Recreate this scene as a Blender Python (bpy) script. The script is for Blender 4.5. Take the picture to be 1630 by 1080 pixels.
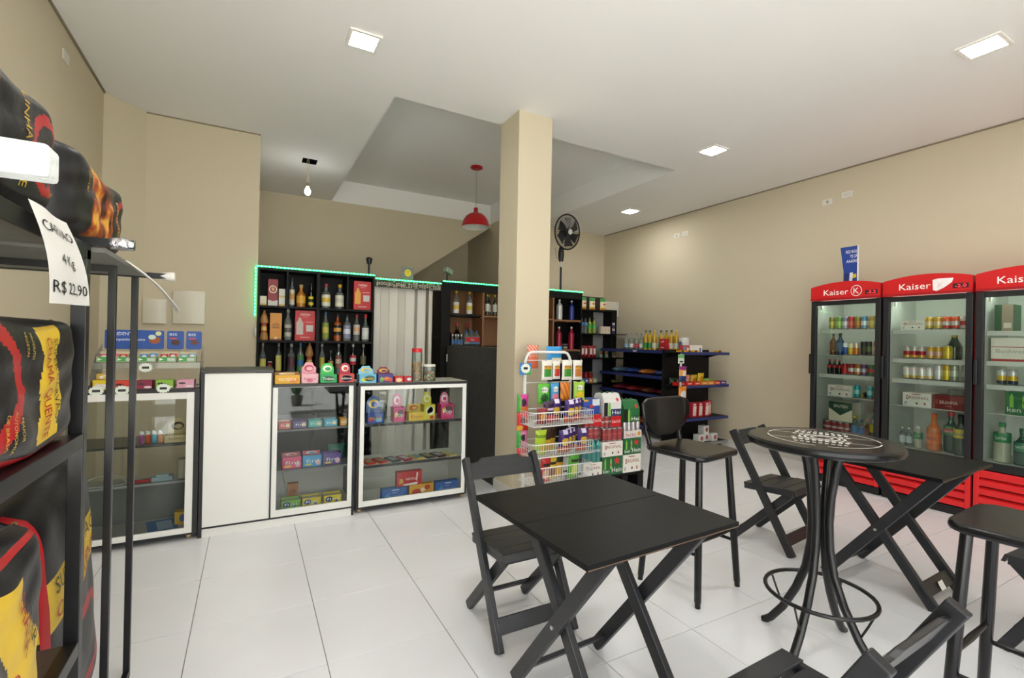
import bpy, bmesh, math, random
from mathutils import Vector, Matrix
random.seed(7)
for _o in list(bpy.data.objects): bpy.data.objects.remove(_o)
SC = bpy.context.scene
COL = SC.collection

# ---------------------------------------------------------------- camera
CAM_F, CAM_YAW, CAM_PITCH, CAM_ROLL, CAM_H = 761.8, 0.5011, 0.0034, 0.0197, 1.42
def _camera():
    f = Vector((math.sin(CAM_YAW)*math.cos(CAM_PITCH), math.cos(CAM_YAW)*math.cos(CAM_PITCH), math.sin(CAM_PITCH)))
    r = Vector((math.cos(CAM_YAW), -math.sin(CAM_YAW), 0)); u = r.cross(f)
    r2 = r*math.cos(CAM_ROLL)+u*math.sin(CAM_ROLL); u2 = -r*math.sin(CAM_ROLL)+u*math.cos(CAM_ROLL)
    cd = bpy.data.cameras.new('camera'); cd.sensor_fit = 'HORIZONTAL'; cd.sensor_width = 36
    cd.lens = 36*CAM_F/1630; cd.clip_start = 0.02; cd.clip_end = 200
    o = bpy.data.objects.new('camera', cd); COL.objects.link(o)
    m = Matrix.Identity(4)
    for i in range(3): m[i][0], m[i][1], m[i][2] = r2[i], u2[i], -f[i]
    m.translation = (0, 0, CAM_H); o.matrix_world = m; SC.camera = o
_camera()

# ---------------------------------------------------------------- world, daylight, exposure
W = bpy.data.worlds.new('sky'); SC.world = W; W.use_nodes = True
_bg = W.node_tree.nodes['Background']; _bg.inputs[0].default_value = (0.96, 0.985, 1.0, 1); _bg.inputs[1].default_value = 3.1
def _portal(name, w, h, loc, rot):
    l = bpy.data.lights.new(name, 'AREA'); l.shape = 'RECTANGLE'; l.size = w; l.size_y = h; l.cycles.is_portal = True
    o = bpy.data.objects.new(name, l); COL.objects.link(o); o.location = loc; o.rotation_euler = rot
_portal('storefront_portal', 4.2, 3.1, (.95, -1.58, 1.57), (math.pi/2, 0, 0))
_portal('side_portal', 1.3, 3.1, (-1.12, -.95, 1.57), (math.pi/2, 0, -math.pi/2))
_sl = bpy.data.lights.new('sun', 'SUN'); _sl.energy = 27.0; _sl.angle = .01; _sl.color = (1, 1, .98)
_so = bpy.data.objects.new('sun', _sl); COL.objects.link(_so); _so.rotation_euler = Vector((-.52, .16, .84)).to_track_quat('Z', 'Y').to_euler()
vs = SC.view_settings; vs.view_transform = 'Standard'; vs.look = 'None'; vs.exposure = 0.30; vs.gamma = 1.0; vs.use_curve_mapping = False

# ---------------------------------------------------------------- materials
def lin(c):
    if isinstance(c, str):
        c = c.lstrip('#'); c = [int(c[i:i+2], 16)/255 for i in (0, 2, 4)]
    return tuple((x/12.92 if x <= .04045 else ((x+.055)/1.055)**2.4) for x in c)+(1,)
MATS = {}
def M(key, col='808080', rough=.5, metal=0., var=0., scale=8., bump=0., emit=None, es=1., coat=0., stretch=None, spec=.5):
    """procedural principled material; var = colour variation by noise"""
    if key in MATS: return MATS[key]
    m = bpy.data.materials.new(key); m.use_nodes = True; nt = m.node_tree; N = nt.nodes; L = nt.links
    b = N['Principled BSDF']; c = lin(col)
    b.inputs['Base Color'].default_value = c; b.inputs['Roughness'].default_value = rough; b.inputs['Metallic'].default_value = metal
    b.inputs['Specular IOR Level'].default_value = spec
    if coat: b.inputs['Coat Weight'].default_value = coat; b.inputs['Coat Roughness'].default_value = .08
    if emit: b.inputs['Emission Color'].default_value = lin(emit); b.inputs['Emission Strength'].default_value = es
    if var or bump:
        tc = N.new('ShaderNodeTexCoord'); nz = N.new('ShaderNodeTexNoise'); nz.inputs['Scale'].default_value = scale; nz.inputs['Detail'].default_value = 5
        src = tc.outputs['Object']
        if stretch:
            mp = N.new('ShaderNodeMapping'); mp.inputs['Scale'].default_value = stretch; L.new(src, mp.inputs[0]); src = mp.outputs[0]
        L.new(src, nz.inputs['Vector'])
        if var:
            mx = N.new('ShaderNodeMix'); mx.data_type = 'RGBA'
            mx.inputs['A'].default_value = tuple(max(0, x*(1-var)) for x in c[:3])+(1,); mx.inputs['B'].default_value = tuple(min(1, x*(1+var)) for x in c[:3])+(1,)
            L.new(nz.outputs['Fac'], mx.inputs['Factor']); L.new(mx.outputs['Result'], b.inputs['Base Color'])
        if bump:
            bp = N.new('ShaderNodeBump'); bp.inputs['Strength'].default_value = bump; bp.inputs['Distance'].default_value = .01
            L.new(nz.outputs['Fac'], bp.inputs['Height']); L.new(bp.outputs['Normal'], b.inputs['Normal'])
    MATS[key] = m; return m
def glass_mat(key, tint='ffffff', ior=1.45, haze=0.):
    """thin clear pane: tinted see-through plus Fresnel mirror reflection"""
    if key in MATS: return MATS[key]
    m = bpy.data.materials.new(key); m.use_nodes = True; nt = m.node_tree; N = nt.nodes; L = nt.links
    N.remove(N['Principled BSDF']); out = N['Material Output']
    t = N.new('ShaderNodeBsdfTransparent'); t.inputs[0].default_value = lin(tint)
    g = N.new('ShaderNodeBsdfGlossy'); g.inputs['Roughness'].default_value = .02
    fr = N.new('ShaderNodeFresnel'); fr.inputs[0].default_value = ior
    mx = N.new('ShaderNodeMixShader'); L.new(fr.outputs[0], mx.inputs[0]); L.new(t.outputs[0], mx.inputs[1]); L.new(g.outputs[0], mx.inputs[2])
    res = mx
    if haze:
        d = N.new('ShaderNodeBsdfDiffuse'); d.inputs[0].default_value = lin(tint); m2 = N.new('ShaderNodeMixShader'); m2.inputs[0].default_value = haze
        L.new(mx.outputs[0], m2.inputs[1]); L.new(d.outputs[0], m2.inputs[2]); res = m2
    L.new(res.outputs[0], out.inputs[0]); MATS[key] = m; return m
def hexm(h, rough=.45):
    """plain printed / plastic colour by hex"""
    return M('print_'+h+('' if rough == .45 else '_%d' % int(rough*100)), h, rough, var=.06, scale=30)

# ---------------------------------------------------------------- mesh builder
def rotm(rx=0, ry=0, rz=0):
    return (Matrix.Rotation(rz, 4, 'Z') @ Matrix.Rotation(ry, 4, 'Y') @ Matrix.Rotation(rx, 4, 'X'))
_TXT = {}
def text_geo(s):
    """flat lettering, unit cap height, left aligned at 0: (verts, faces, width)"""
    if s in _TXT: return _TXT[s]
    cu = bpy.data.curves.new('t', 'FONT'); cu.body = s; cu.resolution_u = 2; cu.size = 1.43
    o = bpy.data.objects.new('t', cu); COL.objects.link(o); bpy.context.view_layer.update()
    me = bpy.data.meshes.new_from_object(o.evaluated_get(bpy.context.evaluated_depsgraph_get()))
    v = [(p.co.x, p.co.y) for p in me.vertices]; f = [tuple(p.vertices) for p in me.polygons]
    bpy.data.objects.remove(o); bpy.data.curves.remove(cu); bpy.data.meshes.remove(me)
    x0 = min(p[0] for p in v) if v else 0; x1 = max(p[0] for p in v) if v else 1
    v = [(p[0]-x0, p[1]) for p in v]
    _TXT[s] = (v, f, x1-x0); return _TXT[s]
class MB:
    def __init__(s): s.v = []; s.f = []; s.mi = []; s.mats = []; s.sm = []; s.x = Matrix.Identity(4)
    def _m(s, m):
        if isinstance(m, str): m = hexm(m)
        if m not in s.mats: s.mats.append(m)
        return s.mats.index(m)
    def add(s, vs, fs, m, smooth=False):
        b = len(s.v); mi = s._m(m)
        s.v += [tuple(s.x @ Vector(p)) for p in vs]
        for f in fs: s.f.append(tuple(b+i for i in f)); s.mi.append(mi); s.sm.append(smooth)
        return s
    def box(s, x0, x1, y0, y1, z0, z1, m):
        v = [(x, y, z) for x in (x0, x1) for y in (y0, y1) for z in (z0, z1)]
        return s.add(v, [(0, 1, 3, 2), (4, 6, 7, 5), (0, 4, 5, 1), (2, 3, 7, 6), (0, 2, 6, 4), (1, 5, 7, 3)], m)
    def cbox(s, cx, cy, cz, sx, sy, sz, m): return s.box(cx-sx/2, cx+sx/2, cy-sy/2, cy+sy/2, cz-sz/2, cz+sz/2, m)
    def beam(s, p0, p1, w, h, m, up=(0, 0, 1)):
        """rectangular bar from p0 to p1; w across, h along 'up'"""
        p0 = Vector(p0); p1 = Vector(p1); d = (p1-p0).normalized(); up = Vector(up)
        a = d.cross(up)
        if a.length < 1e-4: a = d.cross(Vector((1, 0, 0)))
        a.normalize(); b = a.cross(d)
        v = [tuple(p+a*i*w/2+b*j*h/2) for p in (p0, p1) for i in (-1, 1) for j in (-1, 1)]
        return s.add(v, [(0, 2, 3, 1), (4, 5, 7, 6), (0, 1, 5, 4), (2, 6, 7, 3), (0, 4, 6, 2), (1, 3, 7, 5)], m)
    def prism(s, poly, a, b, m, axis='y', smooth=False):
        """extrude a 2-D polygon; axis y: (x,z), axis x: (y,z), axis z: (x,y)"""
        n = len(poly)
        P = {'y': lambda p, t: (p[0], t, p[1]), 'x': lambda p, t: (t, p[0], p[1]), 'z': lambda p, t: (p[0], p[1], t)}[axis]
        v = [P(p, a) for p in poly]+[P(p, b) for p in poly]
        s.add(v, [tuple(range(n))[::-1], tuple(range(n, 2*n))], m)
        s.add(v, [(i, (i+1) % n, n+(i+1) % n, n+i) for i in range(n)], m, smooth); return s
    def tube(s, pts, r, m, n=8, closed=False, smooth=True):
        pts = [Vector(p) for p in pts]; k = len(pts); rs = r if isinstance(r, (list, tuple)) else [r]*k
        v = []; prev = None
        for i, p in enumerate(pts):
            if closed: d = pts[(i+1) % k]-pts[i-1]
            else: d = pts[min(i+1, k-1)]-pts[max(i-1, 0)]
            d.normalize()
            if prev is None:
                a = d.cross(Vector((0, 0, 1)))
                if a.length < .01: a = d.cross(Vector((1, 0, 0)))
            else: a = prev-d*prev.dot(d)
            a.normalize(); prev = a; b = d.cross(a)
            v += [tuple(p+(a*math.cos(2*math.pi*j/n)+b*math.sin(2*math.pi*j/n))*rs[i]) for j in range(n)]
        f = []
        for i in range(k if closed else k-1):
            q = (i+1) % k
            f += [(i*n+j, i*n+(j+1) % n, q*n+(j+1) % n, q*n+j) for j in range(n)]
        s.add(v, f, m, smooth)
        if not closed: s.add(v, [tuple(range(n))[::-1], tuple(range((k-1)*n, k*n))], m)
        return s
    def lathe(s, prof, m, n=14, c=(0, 0, 0), smooth=True, sx=1., sy=1.):
        """prof: [(r,z)] or [(r,z,mat)] (mat of the band that starts there)"""
        for i in range(len(prof)-1):
            (r0, z0), (r1, z1) = prof[i][:2], prof[i+1][:2]; mm = prof[i][2] if len(prof[i]) > 2 else m
            v = [(c[0]+r*math.cos(2*math.pi*j/n)*sx, c[1]+r*math.sin(2*math.pi*j/n)*sy, c[2]+z) for r, z in ((r0, z0), (r1, z1)) for j in range(n)]
            if r0 < 1e-5 and r1 < 1e-5: continue
            if r0 < 1e-5: f = [(0, n+j, n+(j+1) % n) for j in range(n)][::1]
            elif r1 < 1e-5: f = [(j, (j+1) % n, n) for j in range(n)]
            else: f = [(j, (j+1) % n, n+(j+1) % n, n+j) for j in range(n)]
            s.add(v, f, mm, smooth)
        return s
    def poly(s, pts, m): return s.add(pts, [tuple(range(len(pts)))], m)
    def face_y(s, pts, y, m):
        """flat print on a plane facing -Y, pts = [(x,z)]"""
        return s.add([(p[0], y, p[1]) for p in pts], [tuple(range(len(pts)))], m)
    def disc_y(s, cx, cz, rx, rz, y, m, n=14):
        return s.face_y([(cx+rx*math.cos(2*math.pi*i/n), cz+rz*math.sin(2*math.pi*i/n)) for i in range(n)], y, m)
    def star_y(s, cx, cz, r, y, m, k=5, q=.42, rot=math.pi/2):
        return s.face_y([(cx+(r if i % 2 == 0 else r*q)*math.cos(rot+math.pi*i/k), cz+(r if i % 2 == 0 else r*q)*math.sin(rot+math.pi*i/k)) for i in range(2*k)], y, m)
    def text(s, t, mat4, h, m, width=None, center=True, bold=0):
        """lettering in the local XY plane of mat4, cap height h"""
        v, f, w = text_geo(t); sx = h
        if width and w > 0: sx = width/w
        ox = -w*sx/2 if center else 0
        return s.add([tuple(mat4 @ Vector((p[0]*sx+ox, p[1]*h, 0))) for p in v], f, m)
    def text_y(s, t, cx, cz, h, y, m, width=None):
        return s.text(t, Matrix.Translation((cx, y, cz)) @ Matrix.Rotation(math.pi/2, 4, 'X'), h, m, width)
    def mesh(s, name):
        me = bpy.data.meshes.new(name); me.from_pydata(s.v, [], s.f)
        for m in s.mats: me.materials.append(m)
        me.polygons.foreach_set('material_index', s.mi); me.polygons.foreach_set('use_smooth', s.sm); me.update(); return me
    def build(s, name, parent=None, loc=None, rz=0., bevel=0., fix=False):
        me = s.mesh(name)
        if fix:
            bm = bmesh.new(); bm.from_mesh(me); bmesh.ops.recalc_face_normals(bm, faces=bm.faces); bm.to_mesh(me); bm.free()
        o = bpy.data.objects.new(name, me); COL.objects.link(o)
        if loc: o.location = loc
        if rz: o.rotation_euler = (0, 0, rz)
        if parent: o.parent = parent
        if bevel:
            md = o.modifiers.new('soft_edges', 'BEVEL'); md.width = bevel; md.segments = 2; md.limit_method = 'ANGLE'
        return o
def tag(o, label, cat, group=None):
    o['label'] = label; o['category'] = cat
    if group: o['group'] = group
    return o
def thing(name, label, cat, loc=(0, 0, 0), rz=0., group=None):
    o = bpy.data.objects.new(name, None); o.empty_display_size = .1; COL.objects.link(o); o.location = loc; o.rotation_euler = (0, 0, rz)
    return tag(o, label, cat, group)
def struct(o): o['kind'] = 'structure'; return o
def dup(root, loc, rz=None, label=None, group=None, parent=None, scale=None):
    """copy a thing with its parts and sub-parts"""
    c = root.copy(); COL.objects.link(c); c.parent = parent; c.location = loc
    if rz is not None: c.rotation_euler = (0, 0, rz)
    if scale: c.scale = scale
    if label: c['label'] = label
    if group: c['group'] = group
    for ch in list(root.children):
        d = ch.copy(); COL.objects.link(d); d.parent = c
        for g in list(ch.children):
            e = g.copy(); COL.objects.link(e); e.parent = d
    return c
def arc(cx, cy, r, a0, a1, n):
    return [(cx+r*math.cos(a0+(a1-a0)*i/n), cy+r*math.sin(a0+(a1-a0)*i/n)) for i in range(n+1)]
def rrect(x0, x1, y0, y1, r, n=4):
    P = math.pi
    return arc(x1-r, y0+r, r, -P/2, 0, n)+arc(x1-r, y1-r, r, 0, P/2, n)+arc(x0+r, y1-r, r, P/2, P, n)+arc(x0+r, y0+r, r, P, 1.5*P, n)
PI = math.pi
# ---------------------------------------------------------------- the room
ZC = 3.491
XL, XR, YF, YB = -1.14, 6.0, -1.6, 7.29
wallm = M('wall_paint', 'cdc1a7', .75, var=.03, scale=1.5, bump=.04)
ceilm = M('ceiling_paint', 'f3f1ed', .8, var=.015, scale=1.0)
tilem = M('porcelain_tile', 'e6e6e8', .26, var=.05, scale=2.2)
groutm = M('grout', '8d8b86', .8)
def wall(name, fn):
    b = MB(); fn(b); return struct(b.build(name))
# floor and its tiles
b = MB(); b.box(XL-.1, XR+.1, YF, 8.8, -.10, -.004, groutm); floor = struct(b.build('floor'))
PITCH, GX, GY = .5455, -.2225, 1.6525
def _tiles():
    cache = {}
    i0 = math.floor((XL-GX)/PITCH); j0 = math.floor((YF-GY)/PITCH)
    for i in range(i0, i0+16):
        for j in range(j0, j0+19):
            x0, x1 = max(GX+i*PITCH, XL), min(GX+(i+1)*PITCH, XR); y0, y1 = max(GY+j*PITCH, YF), min(GY+(j+1)*PITCH, YB)
            if x1-x0 < .02 or y1-y0 < .02: continue
            k = (round(x1-x0, 3), round(y1-y0, 3))
            if k not in cache:
                t = MB(); w, h = k[0]/2-.0017, k[1]/2-.0017; c = .0015
                t.add([(-w, -h, -.01), (w, -h, -.01), (w, h, -.01), (-w, h, -.01), (-w, -h, -c), (w, -h, -c), (w, h, -c), (-w, h, -c), (-w+c, -h+c, 0), (w-c, -h+c, 0), (w-c, h-c, 0), (-w+c, h-c, 0)],
                      [(0, 1, 5, 4), (1, 2, 6, 5), (2, 3, 7, 6), (3, 0, 4, 7), (4, 5, 9, 8), (5, 6, 10, 9), (6, 7, 11, 10), (7, 4, 8, 11), (8, 9, 10, 11)], tilem)
                cache[k] = t.mesh('floor_tile')
            o = bpy.data.objects.new('floor_tile', cache[k]); COL.objects.link(o); o.parent = floor; o.location = ((x0+x1)/2, (y0+y1)/2, 0)
_tiles()
b = MB(); b.box(-6, 12, -9, YF, -.16, -.06, M('pavement_concrete', 'bcbdbb', .85, var=.12, scale=3)); b.box(-6, XL-.12, YF, 6, -.16, -.06, M('pavement_concrete')); struct(b.build('floor_outside'))
# walls
wall('wall_left', lambda b: (b.box(XL-.12, XL, -.30, 5.31, -.1, 3.6, wallm), b.box(XL-.12, XL, YF, -.30, 3.1, 3.6, wallm)))
wall('wall_angled', lambda b: b.prism([(XL-.12, 5.31), (XL, 5.31), (-.885, 5.58), (-.885, 5.8), (XL-.12, 5.8)], -.1, 3.6, wallm, 'z'))
wall('wall_partition', lambda b: b.box(-.885, .06, 5.58, 7.70, -.1, 3.6, wallm))
wall('wall_right', lambda b: b.box(XR, XR+.12, YF, 7.29, -.1, 3.6, wallm))
wall('wall_back', lambda b: b.box(3.735, XR+.12, 7.29, 8.8, -.1, 4.0, wallm))
# side of the stair flight with its sloping underside, and the recess behind it
wall('wall_stair', lambda b: b.prism([(.0, .83), (3.735, 3.435), (3.735, ZC), (.0, ZC)], 7.70, 8.7, wallm, 'y'))
wall('wall_recess', lambda b: b.box(-.885, 3.735, 8.7, 8.8, -.1, 3.6, wallm))
wall('wall_recess_side', lambda b: b.box(-.885, .0, 7.70, 8.7, -.1, 3.6, wallm))
# ceiling with the raised coffer and the lamp hole
def rect_minus(x0, x1, y0, y1, holes):
    xs = sorted({x0, x1}|{v for h in holes for v in h[:2]}); ys = sorted({y0, y1}|{v for h in holes for v in h[2:]})
    for i in range(len(xs)-1):
        for j in range(len(ys)-1):
            cx, cy = (xs[i]+xs[i+1])/2, (ys[j]+ys[j+1])/2
            if not any(h[0] < cx < h[1] and h[2] < cy < h[3] for h in holes): yield xs[i], xs[i+1], ys[j], ys[j+1]
LAMPHOLE = (.50, .66, 6.03, 6.21)
COF = (1.05, 4.42, 4.09, 7.70)
b = MB()
for r in rect_minus(XL-.12, XR+.12, YF-.02, 7.70, [LAMPHOLE, COF, (3.735, XR+.12, 7.29, 7.70)]): b.box(r[0], r[1], r[2], r[3], ZC, ZC+.06, ceilm)
struct(b.build('ceiling'))
b = MB(); zt = 3.826
b.box(COF[0]-.05, COF[0], COF[2]-.05, COF[3]+.05, ZC+.06, zt, ceilm); b.box(COF[1], COF[1]+.05, COF[2]-.05, 7.29, ZC+.06, zt, ceilm)
b.box(COF[0], COF[1], COF[2]-.05, COF[2], ZC+.06, zt, ceilm); b.box(COF[0], 3.735, 7.70, 7.75, ZC, zt, ceilm)
b.box(3.735, COF[1], 7.284, 7.29, ZC, zt, ceilm); b.box(3.729, 3.735, 7.29, 7.70, ZC, zt, ceilm)
b.box(COF[0]-.05, COF[1]+.05, COF[2]-.05, 7.75, zt, zt+.05, ceilm); struct(b.build('ceiling_coffer'))
b = MB(); dk = M('cavity_shade', '0d0c0a', .95, spec=.1); hx0, hx1, hy0, hy1 = LAMPHOLE  # near-black lining paints the hole's shade onto its sides
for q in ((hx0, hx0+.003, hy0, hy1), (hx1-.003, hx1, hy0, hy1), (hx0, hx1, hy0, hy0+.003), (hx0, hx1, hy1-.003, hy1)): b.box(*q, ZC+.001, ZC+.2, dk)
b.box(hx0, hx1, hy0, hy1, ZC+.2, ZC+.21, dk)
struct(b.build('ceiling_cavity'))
# column with tiled skirting
CX0, CX1, CY0, CY1 = 2.077, 2.430, 3.733, 4.092
b = MB(); b.box(CX0, CX1, CY0, CY1, 0, ZC, wallm); struct(b.build('wall_column', bevel=.004))
skm = M('skirting_tile', 'cfccc4', .35, var=.04, scale=3)
b = MB(); b.box(CX0-.012, CX1+.012, CY0-.012, CY0, 0, .10, skm); b.box(CX0-.012, CX0, CY0, CY1, 0, .10, skm); b.box(CX1, CX1+.012, CY0, CY1, 0, .10, skm); struct(b.build('baseboard_column'))
b = MB(); b.box(XR-.012, XR, YF, 7.28, 0, .08, skm); struct(b.build('baseboard_right'))
b = MB(); b.box(XL, XL+.012, -.30, 5.3, 0, .08, skm); struct(b.build('baseboard_left'))
b = MB(); b.box(-.88, .05, 5.568, 5.58, 0, .08, skm); struct(b.build('baseboard_partition'))
b = MB(); b.box(3.75, XR-.012, 7.278, 7.29, 0, .08, skm); struct(b.build('baseboard_back'))
# thin darker strips along the ceiling edge
tr = M('ceiling_strip', '8a8069', .8)
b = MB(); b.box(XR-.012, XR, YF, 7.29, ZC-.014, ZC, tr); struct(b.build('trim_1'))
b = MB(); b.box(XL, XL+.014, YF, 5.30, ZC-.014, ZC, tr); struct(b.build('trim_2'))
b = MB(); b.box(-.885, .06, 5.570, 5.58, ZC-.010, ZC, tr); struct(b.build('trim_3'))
# storefront lintel behind the viewer; unseen solid stretch added to dim right wall
wall('wall_front', lambda b: (b.box(XL-.12, 3.05, YF-.15, YF, 3.1, 3.6, wallm), b.box(3.05, XR+.12, YF-.15, YF, -.1, 3.6, wallm)))
# ---------------------------------------------------------------- ceiling lamps
lampm = M('lamp_diffuser', 'ffffff', .4, emit='fffefa', es=110.); lampf = M('lamp_frame', 'efece4', .4)
def panel(x, y, s, label):
    t = thing('ceiling_light', label, 'ceiling light', (x, y, ZC), group='square ceiling lights'); h = s/2; g = .022
    b = MB(); b.box(-h-g, h+g, -h-g, -h, -.012, 0, lampf); b.box(-h-g, h+g, h, h+g, -.012, 0, lampf); b.box(-h-g, -h, -h, h, -.012, 0, lampf); b.box(h, h+g, -h, h, -.012, 0, lampf); b.build('frame', t)
    b = MB(); b.prism(rrect(-h, h, -h, h, .015, 3), -.006, -.0005, lampm, 'z'); b.build('diffuser', t)
panel(.655, 3.43, .17, 'square recessed ceiling light nearest the black wire charcoal rack')
panel(.655, 1.33, .17, 'unseen square ceiling light added over the folding table by the charcoal rack')  # out of view; completes the lamp grid, added to lift the left ceiling
panel(4.343, 1.327, .19, 'square recessed ceiling light above the red-topped coolers by the right wall')
panel(4.284, 3.452, .19, 'square recessed ceiling light beside the corner of the raised coffer')
panel(5.19, 5.705, .19, 'square recessed ceiling light between the coffer and the far wall corner')
# ---------------------------------------------------------------- black bar furniture
woodk = M('black_stained_wood', '202124', .38, var=.5, scale=9, stretch=(1, 1, 6), bump=.06)
woodt = M('black_table_board', '0d0e0f', .42, var=.35, scale=6, stretch=(1, 9, 1), bump=.03, spec=.14)
woodg = M('black_gloss_wood', '0f0f11', .27, var=.3, scale=5, bump=.02, coat=.12, spec=.35)
rawm = M('worn_raw_edge', '5a4434', .6, var=.3, scale=20)
steelk = M('black_steel', '0f0f11', .28, var=.2, scale=20)
nailm = M('bolt_steel', 'c9c9c9', .3, 1.)
def folding_chair(loc, rz, label):
    """slatted folding chair, local front is -Y"""
    t = thing('folding_chair', label, 'chair', loc, rz, 'black folding chairs')
    for s in (-1, 1):
        b = MB(); b.beam((s*.205, -.205, .004), (s*.205, .225, .79), .030, .052, woodk, (0, 1, .5)); b.build('leg', t, bevel=.004)
        b = MB(); b.beam((s*.168, .225, .004), (s*.168, -.175, .415), .028, .052, woodk, (0, 1, 1)); b.build('leg', t, bevel=.004)
        b = MB(); b.beam((s*.188, -.195, .425), (s*.188, .135, .405), .02, .045, woodk); b.build('seat_rail', t, bevel=.003)
    # backrest: board with a raised, notched top edge, leaning with the legs
    b = MB(); pts = [(-.192, .69), (.192, .69), (.192, .762), (.135, .770), (.115, .785), (-.115, .785), (-.135, .770), (-.192, .762)]
    def lean(z): return .225-(.79-z)*.43/.786
    n = len(pts); v = [(p[0], lean(p[1])-.009, p[1]) for p in pts]+[(p[0], lean(p[1])+.009, p[1]) for p in pts]
    b.add(v, [tuple(range(n)), tuple(range(n, 2*n))[::-1]]+[(i, n+i, n+(i+1) % n, (i+1) % n) for i in range(n)], woodk); b.build('backrest', t, bevel=.004, fix=True)
    for k in range(4):
        b = MB(); y0 = -.215+k*.092; z = .449-.02*(k/3.)
        if k == 0: b.prism([(y0-.004, z-.038), (y0+.012, z-.038), (y0+.018, z-.014), (y0+.078, z-.014), (y0+.078, z), (y0+.01, z)], -.2, .2, woodk, 'x')
        else: b.box(-.2, .2, y0, y0+.078, z-.014, z, woodk)
        b.build('slat', t, bevel=.004, fix=True)
    b = MB(); b.beam((-.205, -.17, .105), (.205, -.17, .105), .018, .072, woodk, (0, .5, 1)); b.build('front_stretcher', t, bevel=.003)
    b = MB(); b.beam((-.168, .175, .085), (.168, .175, .085), .018, .035, woodk, (0, -1, 1)); b.build('rear_stretcher', t, bevel=.003)
    b = MB(); b.tube([(-.168, -.09, .345), (.168, -.09, .345)], .006, woodk); b.build('pivot_rod', t)
    return t
folding_chair((1.22, 2.115, 0), 0, 'black folding chair behind the square table with the worn edge')
folding_chair((3.385, 2.125, 0), math.radians(7), 'black slatted folding chair beyond the round bar table')
folding_chair((1.325, .715, 0), math.radians(182), 'black folding chair with its backrest rail turned to the glass front')
folding_chair((3.37, .655, 0), math.radians(178), 'black folding chair tucked behind the bar stool that has no visible back')
def folding_table(loc, rz, label, sticker=False):
    t = thing('folding_table', label, 'table', loc, rz, 'black square folding tables')
    S = .365
    b = MB(); b.box(-S, S, -S, -.001, .74, .76, woodt); b.box(-S, S, -S-.0008, -S, .7415, .745, rawm); b.build('tabletop_board', t, bevel=.002)
    b = MB(); b.box(-S, S, .001, S, .74, .76, woodt); b.build('tabletop_board', t, bevel=.002)
    for s in (-1, 1):
        b = MB(); b.beam((s*.222, .25, .006), (s*.222, -.30, .725), .03, .055, woodk, (0, 1, 1)); b.build('leg', t, bevel=.004)
        b = MB(); b.beam((s*.185, -.29, .006), (s*.185, .24, .725), .03, .055, woodk, (0, 1, 1)); b.build('leg', t, bevel=.004)
        b = MB(); b.box(s*.205-.02, s*.205+.02, -.33, .33, .712, .74, woodk); b.build('cleat', t, bevel=.003)
        b = MB(); b.tube([(s*.237, -.025, .364), (s*.243, -.025, .364)], .008, nailm); b.build('bolt', t)
    b = MB(); b.beam((-.235, .205, .07), (.235, .205, .07), .018, .06, woodk, (0, -1, 1)); b.build('stretcher', t, bevel=.003)
    b = MB(); b.beam((-.2, -.235, .09), (.2, -.235, .09), .018, .075, woodk, (0, .7, 1)); st = b.build('foot_board', t, bevel=.003)
    if sticker:
        b = MB(); q = Vector((0, -.7*.0+1, 1)).normalized()
        b.add([(-.03, -.268, .068), (.03, -.268, .068), (.03, -.247, .108), (-.03, -.247, .108)], [(0, 1, 2, 3)], 'e8e6e0'); b.build('paper_label', st)
    return t
folding_table((1.235, 1.505, 0), math.radians(2.5), 'black square folding table with a worn front edge, beside the lone folding chair')
folding_table((3.44, 1.45, 0), math.radians(2), 'black square folding table in front of the red coolers, paper label on its foot board', True)
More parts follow.
